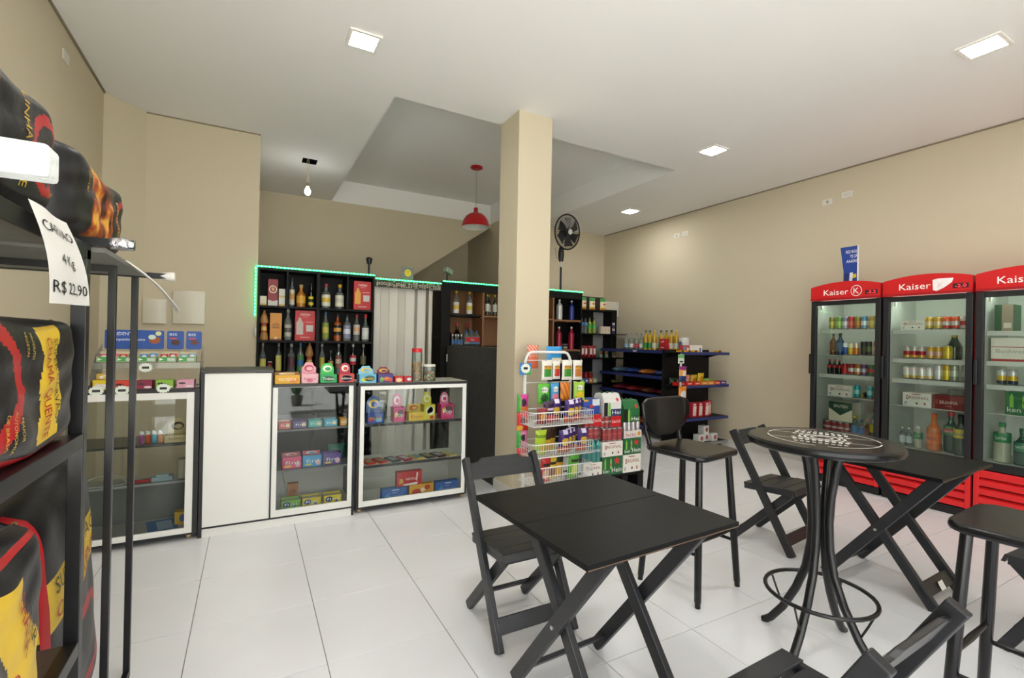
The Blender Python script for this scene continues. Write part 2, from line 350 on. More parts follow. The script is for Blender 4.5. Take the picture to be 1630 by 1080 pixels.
# round bar table
def bar_table(loc):
    t = thing('bar_table', 'tall round black bar table with white printed emblem and four curved steel legs', 'table', loc)
    b = MB(); R = .318
    b.lathe([(0, .948), (R-.02, .948), (R-.004, .956), (R, .967), (R-.003, .98), (R-.014, .988), (0, .99)], woodg, 48); b.build('tabletop', t)
    em = MB(); wh = hexm('d9d6cc'); z = .9906
    def ring(r0, r1, a0, a1, n, sx=1., sy=1.):
        P0 = [(r0*sx*math.cos(a0+(a1-a0)*i/n), r0*sy*math.sin(a0+(a1-a0)*i/n), z) for i in range(n+1)]; P1 = [(r1*sx*math.cos(a0+(a1-a0)*i/n), r1*sy*math.sin(a0+(a1-a0)*i/n), z) for i in range(n+1)]
        em.add(P0+P1, [(i, n+1+i, n+2+i, i+1) for i in range(n)], wh)
    for a in range(4): ring(.222, .228, a*PI/2+.10, (a+1)*PI/2-.10, 14)
    for r in (.03, .052, .07): ring(r, r+.008, 0, 2*PI, 20, 1.25, .9)
    for k in range(7):
        y = -.155+k*.052
        if abs(y) < .09 and k == 3: continue
        w = .13-.25*abs(y)*.6
        for j in range(9):
            x = -w+2*w*j/9; em.box(x, x+2*w/9*.62, y, y+(.032 if k in (1, 5) else .014), z-.0003, z, wh)
    for s in (-1, 1): em.box(-.205, .205, s*.075-.0015, s*.075+.0015, z-.0003, z, wh)
    em.build('emblem', t).rotation_euler = (0, 0, math.radians(-62))
    for k in range(4):
        a = math.radians(4+90*k); c, s_ = math.cos(a), math.sin(a); b = MB()
        prof = [(.085, .945), (.062, .85), (.044, .72), (.037, .6), (.042, .48), (.062, .36), (.105, .24), (.165, .12), (.225, .035), (.25, .014)]
        b.tube([(c*r, s_*r, h) for r, h in prof], .0185, steelk, 10); g = b.build('leg', t)
        b = MB(); p = Vector((c*.252, s_*.252, .012)); b.tube([p, p+Vector((c*.012, s_*.012, -.006))], .017, hexm('0a0a0a'), 8); b.build('foot_cap', g)
    b = MB(); b.tube([(.225*math.cos(2*PI*i/36), .225*math.sin(2*PI*i/36), .262) for i in range(36)], .0095, steelk, 8, closed=True); rg = b.build('foot_ring', t)
    for k in range(4):
        a = math.radians(4+90*k); c, s_ = math.cos(a), math.sin(a); b = MB(); b.tube([(c*.225, s_*.225, .262), (c*.20, s_*.20, .20), (c*.17, s_*.17, .135)], .005, steelk, 6); b.build('brace', rg)
    b = MB(); b.box(-.1, .1, -.1, .1, .942, .9475, steelk); b.build('top_plate', t)
bar_table((2.375, 1.275, 0))
def bar_stool(loc, rz, label):
    t = thing('bar_stool', label, 'stool', loc, rz, 'black bar stools'); SZ = .81
    # rounded seat, a little wider at the front
    def seat_ring(k, z):
        out = []
        for x, y in rrect(-.215, .215, -.205, .205, .075, 5): out.append((x*(1-.10*(y+.2)/.4)*k, y*k, z))
        return out
    b = MB(); rings = [seat_ring(.93, SZ-.036), seat_ring(.985, SZ-.03), seat_ring(1, SZ-.018), seat_ring(.985, SZ-.004), seat_ring(.94, SZ)]
    n = len(rings[0]); v = sum(rings, [])
    b.add(v, [(i*n+j, i*n+(j+1) % n, (i+1)*n+(j+1) % n, (i+1)*n+j) for i in range(4) for j in range(n)], woodg, True); b.add(v, [tuple(range(n))[::-1], tuple(range(4*n, 5*n))], woodg); b.build('seat', t)
    F = {}
    for sx in (-1, 1):
        for sy in (-1, 1):
            p0 = Vector((sx*.205, sy*.19, 0)); p1 = Vector((sx*.15, sy*.15, SZ-.03)); F[sx, sy] = (p0, p1); b = MB()
            b.tube([p0+(p1-p0)*q for q in (.0, .035, .04, .5, 1)], [.015, .016, .0185, .0205, .0185], woodg, 12); b.build('leg', t)
    def at(sx, sy, z): p0, p1 = F[sx, sy]; return p0+(p1-p0)*(z/p1.z)
    for (a, c, z) in (((-1, -1), (1, -1), .34), ((-1, 1), (1, 1), .34), ((-1, -1), (-1, 1), .27), ((1, -1), (1, 1), .27)):
        b = MB(); p, q = at(*a, z), at(*c, z); b.tube([p, (p+q)/2, q], [.009, .013, .009], woodg, 8); b.build('stretcher', t)
    for s in (-1, 1):
        b = MB(); b.tube([(s*.155, .175, SZ-.012), (s*.163, .205, .90), (s*.170, .208, 1.0)], [.014, .015, .011], woodg, 10); b.build('back_post', t)
    # curved plywood back: wide rounded top, narrow rounded bottom
    b = MB(); N, K = 16, 10; fr = []; bk = []
    for i in range(N+1):
        u = i/N; z = .838+.245*u
        hw = .235*math.sqrt(max(0, 1-((.72-u)/.72)**2)) if u < .72 else .235*(1-max(0, (u-.82)/.18)**3*.30)
        hw = max(hw, .012)
        for j in range(K+1):
            x = hw*(2*j/K-1); y = .150+.03*u+.035*(1-(x/.235)**2)
            fr.append((x, y-.006, z)); bk.append((x, y+.006, z))
    w = K+1; n = len(fr); f = []
    for i in range(N):
        for j in range(K): q = (i*w+j, i*w+j+1, (i+1)*w+j+1, (i+1)*w+j); f += [q, tuple(n+k for k in q[::-1])]
    rim = [j for j in range(w)]+[i*w+K for i in range(1, N+1)]+[N*w+j for j in range(K-1, -1, -1)]+[i*w for i in range(N-1, 0, -1)]
    f += [(rim[i], n+rim[i], n+rim[(i+1) % len(rim)], rim[(i+1) % len(rim)]) for i in range(len(rim))]
    b.add(fr+bk, f, woodg, True); b.build('backrest', t, fix=True)
    return t
bar_stool((2.315, 1.985, 0), math.radians(8), 'black bar stool with a broad curved backrest, beside the square folding table')
bar_stool((2.405, .568, 0), math.radians(183), 'black bar stool with a thick rounded seat and its back turned to the storefront')
# ---------------------------------------------------------------- generic goods (all face local -Y, origin at base centre)
silver = M('can_silver', 'c9cacc', .3, .9); clear = glass_mat('clear_glass', 'eef2ee', 1.5); pet = glass_mat('clear_plastic', 'e4ece8', 1.4, .10)
MESH = {}
def put(key, make, name, label, cat, loc, rz=0., group=None, parent=None, parts=()):
    """place one good; meshes are shared by key; parts = [(key, make, name)] become children"""
    if key not in MESH:
        b = MB(); make(b); MESH[key] = b.mesh(name)
    o = bpy.data.objects.new(name, MESH[key]); COL.objects.link(o); o.location = loc; o.rotation_euler = (0, 0, rz)
    if parent: o.parent = parent
    else: tag(o, label, cat, group)
    for pk, pm, pn in parts:
        if pk not in MESH:
            b = MB(); pm(b); MESH[pk] = b.mesh(pn)
        c = bpy.data.objects.new(pn, MESH[pk]); COL.objects.link(c); c.parent = o
    return o
def can_mesh(col, band=None, top=None, h=.122, r=.031):
    def f(b):
        c = M('can_'+col, col, .28, .35); bd = M('can_'+band, band, .3, .3) if band else c; tp = M('can_'+top, top, .3, .3) if top else c
        b.lathe([(0, .003), (r*.8, 0, silver), (r*.82, .004, silver), (r, .012, c), (r, h*.30, bd), (r, h*.62, tp), (r, h*.86, tp), (r*.86, h*.955, silver), (r*.88, h, silver), (r*.80, h-.004, silver), (0, h-.005)], c, 14)
    return f
def can(col, band, top, h, r, label, loc, rz, group):
    return put('can%s%s%s%.3f%.3f' % (col, band, top, h, r), can_mesh(col, band, top, h, r), 'drink_can', label, 'can', loc, rz, group)
def carton_mesh(w, h, d, col, deco=None, side=None):
    def f(b):
        b.box(-w/2, w/2, -d/2, d/2, 0, h, col)
        if deco: deco(b, w, h, -d/2-.0006)
    return f
def carton(key, w, h, d, col, deco, label, loc, rz=0., group=None, name='carton', cat='box'):
    return put('carton'+key, carton_mesh(w, h, d, col, deco), name, label, cat, loc, rz, group)
def bottle_parts(h, r, body, cap, label_col=None, neck=.32, shape='round', lab=(.18, .55), capr=None, fill=None, fillh=.5, lab2=None):
    """returns (body maker, [(part maker, name)])"""
    nr = capr or r*.36
    def mk(b):
        bm_ = body if not isinstance(body, str) else M('bottle_'+body, body, .12, 0, coat=.3)
        sh = h*(1-neck)
        if shape == 'square': b.lathe([(0, .002), (r*.96, 0), (r, .006), (r, sh*.92), (r*.85, sh), (nr, sh+h*neck*.18), (nr, h*.985), (0, h*.985)], bm_, 8)
        elif shape == 'jug': b.lathe([(0, .002), (r*.9, 0), (r, .012), (r, sh*.70), (r*.75, sh*.9), (nr*1.2, sh+.02), (nr, h*.96), (0, h*.96)], bm_, 14)
        else: b.lathe([(0, .002), (r*.92, 0), (r, .008), (r, sh*.84), (r*.93, sh*.92), (nr*1.5, sh+h*neck*.12), (nr, sh+h*neck*.34), (nr, h*.985), (0, h*.985)], bm_, 14)
    def cp(b):
        cm = hexm(cap, .35); b.lathe([(0, h*(1-neck*.34)), (nr*1.16, h*(1-neck*.34)), (nr*1.16, h*.995), (nr*1.0, h), (0, h)], cm, 12)
    out = [(cp, 'cap')]
    if label_col:
        def lb(b):
            n = 8 if shape == 'square' else 14; R = r*1.012; z0, z1 = h*lab[0], h*lab[1]
            b.lathe([(R, z0), (R, z1)], hexm(label_col), n)
            if lab2: b.lathe([(R*1.006, z0+(z1-z0)*.35), (R*1.006, z0+(z1-z0)*.72)], hexm(lab2), n)
        out.append((lb, 'label'))
    if fill:
        def fl(b): b.lathe([(0, .006), (r*.93, .006), (r*.95, .012), (r*.95, h*fillh), (0, h*fillh)], M('liquid_'+fill, fill, .15), 12)
        out.append((fl, 'contents'))
    return mk, out
def bottle(key, h, r, body, cap, label, loc, rz=0., group=None, label_col=None, name='bottle', cat='bottle', **kw):
    mk, ps = bottle_parts(h, r, body, cap, label_col, **kw)
    return put('b'+key, mk, name, label, cat, loc, rz, group, None, [('b%s%s' % (key, n), f, n) for f, n in ps])
def orig_deco(b, w, h, y):
    """white beer carton print: red name, small marks"""
    b.face_y([(-w*.18, h*.86), (w*.14, h*.86), (w*.14, h*.905), (-w*.18, h*.905)], y, 'a8202a')
    b.disc_y(-w*.335, h*.63, w*.05, h*.155, y, '8e1a22'); b.disc_y(-w*.335, h*.63, w*.022, h*.09, y-.0004, 'efece4')
    b.text_y('RIGINAL', w*.085, h*.545, h*.20, y, '8e1a22', w*.70)
    b.face_y([(0, h*.13), (w*.05, h*.23), (0, h*.33), (-w*.05, h*.23)], y, '20263a'); b.disc_y(w*.28, h*.23, w*.04, h*.10, y, 'a8505a')
    b.face_y([(-w*.44, h*.1), (-w*.34, h*.1), (-w*.34, h*.32), (-w*.44, h*.32)], y, 'b8b6b0')
def heine_deco(b, w, h, y):
    b.star_y(w*.22, h*.74, h*.25, y, 'd8242c'); b.text_y('Hein', w*.22, h*.13, h*.27, y, 'f2f2ee', w*.5); b.text_y('ken', -w*.30, h*.13, h*.2, y, 'e8f0e4', w*.3)
    for q in (-.40, -.12): b.face_y([(w*q, h*.32), (w*(q+.09), h*.32), (w*(q+.09), h*.78), (w*(q+.045), h*.94), (w*q, h*.78)], y, '7fc04a')
    b.disc_y(-w*.075, h*.55, w*.03, h*.08, y-.0004, 'd8242c')
# ---------------------------------------------------------------- red-topped drink coolers
redm = M('cooler_red', 'c8141c', .28, coat=.3); redg = M('grille_red', 'dd2226', .4); blk = M('cooler_black', '17181a', .45); liner = M('cooler_liner', 'd9dcd4', .5, var=.03, scale=4)
FX = 5.30
cglass = glass_mat('cooler_glass', 'f7fbf8', 1.45)
shelfw = M('shelf_white', 'd4d6d0', .4); ledred = M('display_red', 'ff2a3a', .4, emit='ff2030', es=2.5); lightm = M('cooler_lamp', 'ffffff', .4, emit='f4fff4', es=14.)
def cooler(yc, label, temp, torn, shelves):
    t = thing('drink_cooler', label, 'cooler', (FX, yc, 0), -PI/2, 'red-topped drink coolers')
    w, d = .324, .61
    b = MB(); b.box(-w, -w+.03, .06, d, .42, 2.0, redm); b.box(w-.03, w, .06, d, .42, 2.0, redm); b.box(-w, w, d-.03, d, .42, 2.0, redm); b.box(-w, w, .06, d, 1.96, 2.0, redm)
    b.box(-w, w, .02, d, .0, .07, blk); b.box(-w, w, .10, d, .07, .42, blk); b.build('cabinet', t, bevel=.003)
    b = MB(); b.box(-w+.03, -w+.035, .06, d-.03, .5, 1.96, liner); b.box(w-.035, w-.03, .06, d-.03, .5, 1.96, liner); b.box(-w+.03, w-.03, d-.036, d-.03, .5, 1.96, liner); b.box(-w+.03, w-.03, .06, d-.03, 1.90, 1.96, liner); b.box(-w+.03, w-.03, .06, d-.03, .47, .5, liner); b.build('liner', t)
    for s in (-1, 1):
        b = MB(); b.box(s*.262-.008, s*.262+.008, .075, .095, 1.82, 1.89, lampf); b.build('lamp_holder', t)
    b = MB(); b.tube([(-.25, .085, 1.878), (.25, .085, 1.878)], .011, lightm, 8); b.build('lamp', t)
    # sign: arched red fascia
    top = [(w*(1-2*i/16), 2.047+.043*(1-(1-2*i/16)**2)) for i in range(17)]
    b = MB(); b.prism([(-w, 1.905), (w, 1.905)]+top, -.012, .10, redm, 'y'); sg = b.build('sign', t, bevel=.004)
    b = MB(); b.box(-w, w, -.0165, -.012, 1.905, 1.925, M('cooler_red_dark', 'a01018', .35)); b.build('sign_ledge', sg)
    wh = hexm('f3efe8'); b = MB(); b.text_y('Kaiser', -.075, 1.957, .058, -.0135, wh, .235); b.build('lettering', sg)
    b = MB(); kx = .115
    if torn:
        b.face_y([(kx-.055, 1.94), (kx-.03, 1.93), (kx+.02, 1.955), (kx+.075, 2.0), (kx+.085, 2.035), (kx-.02, 2.04), (kx-.06, 2.03)], -.0145, 'efe6e2'); b.text_y('K', kx, 1.957, .05, -.0155, 'dcc8c6')
    else:
        n = 22; P = [(math.cos(2*PI*i/n), math.sin(2*PI*i/n)) for i in range(n)]
        b.add([(kx+c*.05, -.0135, 1.987+s*.055) for c, s in P]+[(kx+c*.045, -.0135, 1.987+s*.049) for c, s in P], [(i, (i+1) % n, n+(i+1) % n, n+i) for i in range(n)], wh); b.text_y('K', kx, 1.958, .058, -.0135, wh)
    b.build('emblem', sg)
    b = MB(); b.box(.195, .30, -.0145, -.012, 1.945, 1.985, blk); ds = b.build('display', sg)
    b = MB(); b.text_y(temp, .248, 1.952, .026, -.0155, ledred, .075); b.build('readout', ds)
    # door
    b = MB(); e = .046
    b.box(-w, -w+e, 0, .045, .44, 1.90, blk); b.box(w-e, w, 0, .045, .44, 1.90, blk); b.box(-w+e, w-e, 0, .045, 1.855, 1.90, blk); b.box(-w+e, w-e, 0, .045, .44, .50, blk); dr = b.build('door', t, bevel=.003)
    b = MB(); b.box(-w+e, w-e, .018, .024, .50, 1.855, cglass); b.build('pane', dr)
    b = MB(); b.box(-w-.002, -w+.020, -.03, 0, 1.13, 1.34, blk); b.build('handle', dr, bevel=.004)
    # red grille: frame and louvres
    b = MB(); b.box(-w, -w+.035, 0, .04, .08, .43, redg); b.box(w-.035, w, 0, .04, .08, .43, redg); b.box(-w+.035, w-.035, 0, .04, .37, .43, redg); gr = b.build('grille', t, bevel=.003)
    for k in range(4):
        b = MB(); z = .085+k*.072; b.add([(-w+.035, .0, z), (w-.035, .0, z), (w-.035, .0, z+.045), (-w+.035, .0, z+.045), (-w+.035, .03, z+.06), (w-.035, .03, z+.06), (w-.035, .03, z+.012), (-w+.035, .03, z+.012)], [(0, 1, 2, 3), (3, 2, 5, 4), (7, 6, 1, 0), (4, 5, 6, 7), (0, 3, 4, 7), (1, 6, 5, 2)], redg); b.build('louvre', gr)
    for z, thick in shelves:
        b = MB(); zz = z-.025
        if thick: b.box(-w+.045, w-.045, .085, .10, z-.035, z+.004, shelfw)
        else: b.tube([(-w+.045, .09, z-.004), (w-.045, .09, z-.004)], .004, shelfw, 6)
        for k in range(14): x = -w+.05+k*(2*w-.1)/13; b.tube([(x, .095, z-.003), (x, .54, z-.003)], .0025, shelfw, 4)
        b.build('shelf', t)
    return t
C1, C2, C3 = 2.652, 1.985, 1.318
SH1 = [(1.60, 1), (1.335, 0), (1.13, 1), (.905, 0)]; SH2 = [(1.59, 1), (1.32, 1), (1.13, 1), (.885, 0)]; SH3 = [(1.575, 1), (1.325, 1), (1.13, 1), (.90, 0)]
co1 = cooler(C1, 'red-topped glass-door drink cooler with a blue cardboard standee on top', '-2.2', False, SH1)
co2 = cooler(C2, 'red-topped glass-door drink cooler with a torn white sticker over its emblem', '-2.0', True, SH2)
co3 = cooler(C3, 'red-topped drink cooler nearest the stool, beside the torn-sticker cooler', '-2.1', False, SH3)
b = MB(); b.tube([(-.33, .30, .83), (-.365, .28, .84), (-.385, .27, .80), (-.38, .27, .75), (-.35, .28, .715), (-.33, .30, .72)], .006, blk, 6); b.build('power_cable', co1)
def cz(yc, lx, z, dy=.14): return (FX+dy, yc-lx*.93, z+.001)
R9 = -PI/2
W1, W2, W3 = 'of the standee cooler', 'of the torn-sticker cooler', 'of the cooler nearest the stool'
for lx, c, bd, tp, nm in ((-.196, 'a8892e', 'c9a84a', '8a6a20', 'olive gold'), (-.121, '7fb04a', 'a6cf6a', '6aa040', 'bright green'), (-.056, 'b9b4c4', 'e6e6ee', '8a84a0', 'silver and violet'), (.002, 'c04a45', 'd86a60', 'b03030', 'coral red'),
                       (.067, 'a86a35', 'd08a40', '8a8a40', 'amber and green'), (.132, '7fa4c0', 'dfe8ee', '4f80a8', 'pale blue'), (.204, 'c9a84a', 'd8c070', 'b89030', 'mustard yellow'), (.262, '9fc4a8', 'c4dcc8', '80b090', 'mint green')):
    can(c, bd, tp, .135, .0295, nm+' drink can on the top shelf '+W1, cz(C1, lx, 1.604), R9, 'cans on the top shelf of the standee cooler')
bottle('amber', .225, .030, '6e3d14', '2a1a10', 'amber glass bottle on the second shelf '+W1, cz(C1, -.183, 1.335), R9, 'bottles on the second shelf of the standee cooler', label_col='8a5a2a', neck=.3)
bottle('blueb', .235, .033, '1f3f66', '15202e', 'dark blue bottle on the second shelf '+W1, cz(C1, -.108, 1.335), R9, 'bottles on the second shelf of the standee cooler', label_col='3a6a94', neck=.3)
for lx, c, bd, tp, nm, h in ((-.05, '23449a', '2f58b8', 'eef0f2', 'white and blue energy', .135), (.002, 'd8b020', 'e8c840', 'f0e8c0', 'yellow energy', .13), (.058, 'd87820', 'e89040', 'f4e0c8', 'orange energy', .13), (.128, '1c221c', '2c3a24', '20281c', 'black and green', .15),
                        (.178, '20241e', '556a3a', '20281c', 'black and lime', .15), (.25, 'd88878', 'e8a898', 'c87868', 'salmon pink', .155)):
    can(c, bd, tp, h, .0275, nm+' drink can on the second shelf '+W1, cz(C1, lx, 1.335), R9, 'cans on the second shelf of the standee cooler')
for lx in (-.215, -.164, -.113): bottle('cola', .155, .023, '1a0d0a', 'b81820', 'small dark cola bottle with red label, third shelf '+W1, cz(C1, lx, 1.134), R9, 'small cola bottles in the standee cooler', label_col='b01820', neck=.34, lab=(.42, .62))
for lx, c, bd, tp, nm in ((-.056, 'c0161c', 'd02028', 'b01018', 'plain red'), (.012, 'b81820', 'e0d8d4', 'a01018', 'red with white script'), (.077, 'd88030', 'e8e0d0', 'c06a20', 'orange and white'), (.135, '6a3a80', 'b8b0b8', '503070', 'purple and grey'), (.204, '2a7a48', 'c03030', '206a3c', 'green with a red oval'), (.264, '4a8a60', 'c8c0bc', '347050', 'green with a white band')):
    can(c, bd, tp, .118, .0295, nm+' soft drink can on the third shelf '+W1, cz(C1, lx, 1.134), R9, 'cans on the third shelf of the standee cooler')
carton('orig1', .235, .115, .20, 'e9e6dc', orig_deco, 'white beer carton on the fourth shelf '+W1, cz(C1, -.085, .905, .20), R9, 'white beer cartons')
for lx in (.072, .196): can('1fa0a8', '9adfe0', '20b0b8', .135, .027, 'teal slim can on the fourth shelf '+W1, cz(C1, lx, .905), R9, 'teal slim cans in the standee cooler')
for lx in (.135, .252):
    bottle('brownlie', .16, .03, '2a1c10', 'c8a030', 'brown bottle lying with its gold cap forward, fourth shelf '+W1, cz(C1, lx, .938, .26), R9, 'lying brown bottles in the standee cooler', neck=.34).rotation_euler = (0, -PI/2, 0)
def spaten(b, w, h, y):
    b.face_y([(-w/2, h), (-w/2, h*.66), (0, h*.30), (w/2, h*.66), (w/2, h)], y, '1f4a38'); b.text_y('SPATEN', 0, h*.70, h*.16, y-.0006, 'f0ead8', w*.58)
carton('spaten', .225, .20, .16, 'e6dcc4', spaten, 'cream and dark green beer carton standing on the red cans in the standee cooler', cz(C1, -.085, .645, .20), R9, None)
def shrink(col, col2, nx, ny, h, r, script=None):
    def f(b):
        for i in range(nx):
            for j in range(ny): b.lathe([(0, 0), (r*.9, 0), (r, .01, M('can_'+col, col, .3, .3)), (r, h*.45, M('can_'+col2, col2, .3, .3)), (r, h*.6, M('can_'+col, col, .3, .3)), (r, h*.9, silver), (r*.85, h), (0, h)], silver, 12, ((i-(nx-1)/2)*2.04*r, (j-(ny-1)/2)*2.04*r, 0))
    def wrap(b):
        W_, D_ = nx*r*1.02+.003, ny*r*1.02+.003; b.box(-W_, W_, -D_, D_, .004, h+.003, glass_mat('shrink_wrap', 'f4e8e8', 1.3, .06))
        if script:
            b.face_y([(0, h*.06), (W_, h*.06), (W_, h*.97), (0, h*.97)], -D_-.0008, 'c4161e'); b.text_y(script, W_*.5, h*.42, h*.24, -D_-.0015, 'f4ecea', W_*.84)
    return f, wrap
def shrinkpack(key, col, col2, nx, ny, h, r, label, loc, rz, group=None, script=None):
    f, wr = shrink(col, col2, nx, ny, h, r, script)
    return put('shr'+key, f, 'can_pack', label, 'can pack', loc, rz, group, None, [('shrw'+key, wr, 'wrap')])
shrinkpack('r62', 'b01c24', 'e4dcd8', 4, 2, .135, .031, 'wrapped pack of red cans in the bottom of the standee cooler', cz(C1, -.12, .505, .17), R9)
bottle('w1', .215, .033, pet, 'd8c020', 'clear bottle with a yellow cap, bottom of the standee cooler', cz(C1, .055, .505), R9, None, label_col='3a80b0', neck=.3)
bottle('w2', .18, .028, pet, '1f4fa0', 'blue-labelled bottle with blue cap, bottom of the standee cooler', cz(C1, .123, .505), R9, None, label_col='3f74b8', neck=.3)
bottle('w3', .195, .023, '6a3a20', 'd86820', 'small brown bottle with an orange cap, bottom of the standee cooler', cz(C1, .178, .505), R9, None, label_col='8a4a28', neck=.3)
bottle('w4', .31, .042, pet, '15202e', 'large clear bottle with a yellow label, bottom of the standee cooler', cz(C1, .248, .505), R9, None, label_col='d8c830', neck=.3, lab=(.25, .5))
# torn-sticker cooler
def L2(x): return -.284+(x-60)*.000582
carton('orig2', .18, .085, .16, 'e6e3da', orig_deco, 'small white beer carton on the top shelf '+W2, cz(C2, L2(308), 1.594, .18), R9, 'white beer cartons')
for x, c, bd, tp, nm in ((510, 'c8b050', 'e0c8a0', 'c8a040', 'pale gold'), (630, 'c8b050', 'e0c8a0', 'c8a040', 'pale gold'), (745, 'b82a28', 'c8c4c0', 'd85a30', 'red with a silver band'), (860, 'b82a28', 'c8c4c0', 'd85a30', 'red with a silver band'), (965, 'c0b8b4', 'b02a2c', 'c8c0bc', 'silver with a red band')):
    can(c, bd, tp, .118, .031, nm+' beer can on the top shelf '+W2, cz(C2, L2(x), 1.594), R9, 'beer cans on the top shelf of the torn-sticker cooler')
for x, c, bd, tp, nm in ((215, 'd8a848', 'b01820', 'c8beb4', 'red and gold'), (310, 'd8a848', 'b01820', 'c8beb4', 'red and gold'), (415, 'd8a848', 'b01820', 'c8beb4', 'red and gold'), (540, 'c89830', 'd8a8a0', 'd0a030', 'gold with a pink band'), (640, 'c89830', 'd8a8a0', 'd0a030', 'gold with a pink band')):
    can(c, bd, tp, .116, .031, nm+' beer can on the second shelf '+W2, cz(C2, L2(x), 1.324), R9, 'beer cans on the second shelf of the torn-sticker cooler')
can('d0b428', 'e0c440', 'd0b428', .125, .034, 'stout yellow can before a green jug, second shelf '+W2, cz(C2, L2(762), 1.324), R9, None)
bottle('jug', .222, .055, '22382e', 'b8982c', 'dark green wine jug with a gold neck, second shelf '+W2, cz(C2, L2(760), 1.324, .28), R9, None, neck=.25, shape='jug')
for x in (215, 310, 420, 530): can('d8b868', 'e8e4dc', 'e8dcd8', .118, .031, 'white and gold beer can with red print on the third shelf '+W2, cz(C2, L2(x), 1.134), R9, 'white and gold beer cans in the torn-sticker cooler')
for x, c, bd, tp, nm in ((650, 'dcdcdc', 'e8e8e8', 'd4d4d4', 'tall white'), (755, 'd8b828', 'e8d048', 'c8a020', 'tall yellow'), (850, '8a9078', 'c8ccc0', '9aa088', 'tall olive and silver'), (995, '9aa29a', 'c4ccc4', 'a4aca4', 'tall grey green')):
    can(c, bd, tp, .155, .031, nm+' can on the third shelf '+W2, cz(C2, L2(x), 1.134), R9, 'tall cans on the third shelf of the torn-sticker cooler')
carton('orig3', .215, .125, .20, 'e9e6dc', orig_deco, 'white beer carton beside the dark red pack, fourth shelf '+W2, cz(C2, L2(385), .885, .20), R9, 'white beer cartons')
def brah(b, w, h, y): b.text_y('BRAHMA', 0, h*.38, h*.24, y, 'dcc8c4', w*.55); b.face_y([(-w*.08, h*.22), (w*.1, h*.22), (w*.1, h*.26), (-w*.08, h*.26)], y, 'c89088'); b.disc_y(-w*.37, h*.52, w*.05, h*.2, y, 'a83a28')
carton('brah', .225, .125, .18, '7e1216', brah, 'dark red beer pack with pale lettering, fourth shelf '+W2, cz(C2, L2(808), .885, .19), R9)
carton('greyp', .15, .05, .12, '6a6e68', None, 'grey wrapped pack lying on the dark red beer pack in the torn-sticker cooler', cz(C2, L2(900), 1.012, .22), R9)
for x in (180, 272): bottle('wat', .175, .0235, pet, 'f0f0f0', 'small clear water bottle with a white cap, bottom '+W2, cz(C2, L2(x), .505, .12), R9, 'small water bottles in the torn-sticker cooler', neck=.28, label_col='c8d4d4')
def soda(key, h, r, body, cap, lc, l2, text, tcol, label, loc, lab=(.38, .60)):
    o = bottle(key, h, r, body, cap, label, loc, R9, None, label_col=lc, lab2=l2, lab=lab, neck=.34, fill=None)
    if text:
        k = 'tx'+key
        if k not in MESH:
            b = MB(); v, f, w = text_geo(text); wd = r*1.35; zc = h*(lab[0]+lab[1])/2; hh = h*(lab[1]-lab[0])*.36
            b.add([(math.sin((p[0]/w-.5)*wd/r)*r*1.03, -math.cos((p[0]/w-.5)*wd/r)*r*1.03, zc-hh/2+p[1]*hh) for p in v], f, tcol); MESH[k] = b.mesh('lettering')
        c = bpy.data.objects.new('lettering', MESH[k]); COL.objects.link(c); c.parent = o
    return o
orj = M('soda_orange', 'd0702a', .15, coat=.3); grn = M('soda_green', '1f4a3a', .12, coat=.3); grn2 = M('soda_green_dark', '24402f', .12, coat=.3); pale = M('soda_clear', 'b8b8a4', .15, coat=.3)
soda('sprs', .20, .033, pale, 'e8e8e8', '2c8a50', None, 'Sprite', 'f0f4f0', 'small clear soda bottle with a green label, bottom of the torn-sticker cooler', cz(C2, L2(400), .505, .12), (.42, .70))
soda('fan', .33, .052, orj, 'd85a10', 'e8701a', None, 'FANTA', '2a3a5a', 'large orange soda bottle with an orange cap, bottom of the torn-sticker cooler', cz(C2, L2(606), .505, .13), (.20, .46))
soda('gua', .36, .052, grn, 'c8202c', '3f7a3a', 'c02030', 'Guarana', 'f0e0e0', 'large green soda bottle with a red cap, bottom of the torn-sticker cooler', cz(C2, L2(790), .505, .19), (.42, .64))
soda('gyl', .35, .052, grn2, '14202a', 'c8b428', None, 'Soda', '3a4a6a', 'large dark green soda bottle with a yellow label, bottom of the torn-sticker cooler', cz(C2, L2(958), .505, .12), (.42, .64))
# cooler nearest the stool
carton('gpk', .11, .215, .18, '2c5a3c', lambda b, w, h, y: (b.face_y([(-w*.1, 0), (w/2, 0), (w/2, h), (-w*.1, h)], y, '9a8a78'), b.face_y([(w*.0, h*.1), (w*.42, h*.1), (w*.42, h*.3), (w*.0, h*.3)], y-.0005, 'd8d0c0')), 'green and brown carton on the top shelf '+W3, cz(C3, -.20, 1.579, .2), R9)
def budw(b, w, h, y): b.text_y('Budweiser', 0, h*.36, h*.16, y, 'a8a8a0', w*.8); b.face_y([(-w/2, 0), (w/2, 0), (w/2, h*.1), (-w/2, h*.1)], y, 'b02a30'); b.face_y([(-w/2, h*.6), (w/2, h*.6), (w/2, h*.63), (-w/2, h*.63)], y, 'b83a3c')
carton('bud', .30, .19, .20, 'e8e2d6', budw, 'white beer carton with red stripes on the second shelf '+W3, cz(C3, -.115, 1.329, .2), R9)
for lx in (-.215, -.145): can('1c2a44', 'd8b430', 'dcdcdc', .125, .031, 'navy, yellow and white beer can on the third shelf '+W3, cz(C3, lx, 1.134), R9, 'navy beer cans in the cooler nearest the stool')
carton('hein3', .26, .185, .20, '1d6a3a', heine_deco, 'green beer carton with red star, fourth shelf '+W3, cz(C3, -.04, .90, .2), R9)
soda('spr2', .32, .053, pale, '2c8a50', '1f8048', None, 'Sprite', 'f0f4f0', 'large clear soda bottle with a green label, bottom '+W3, cz(C3, -.205, .505), (.50, .74))
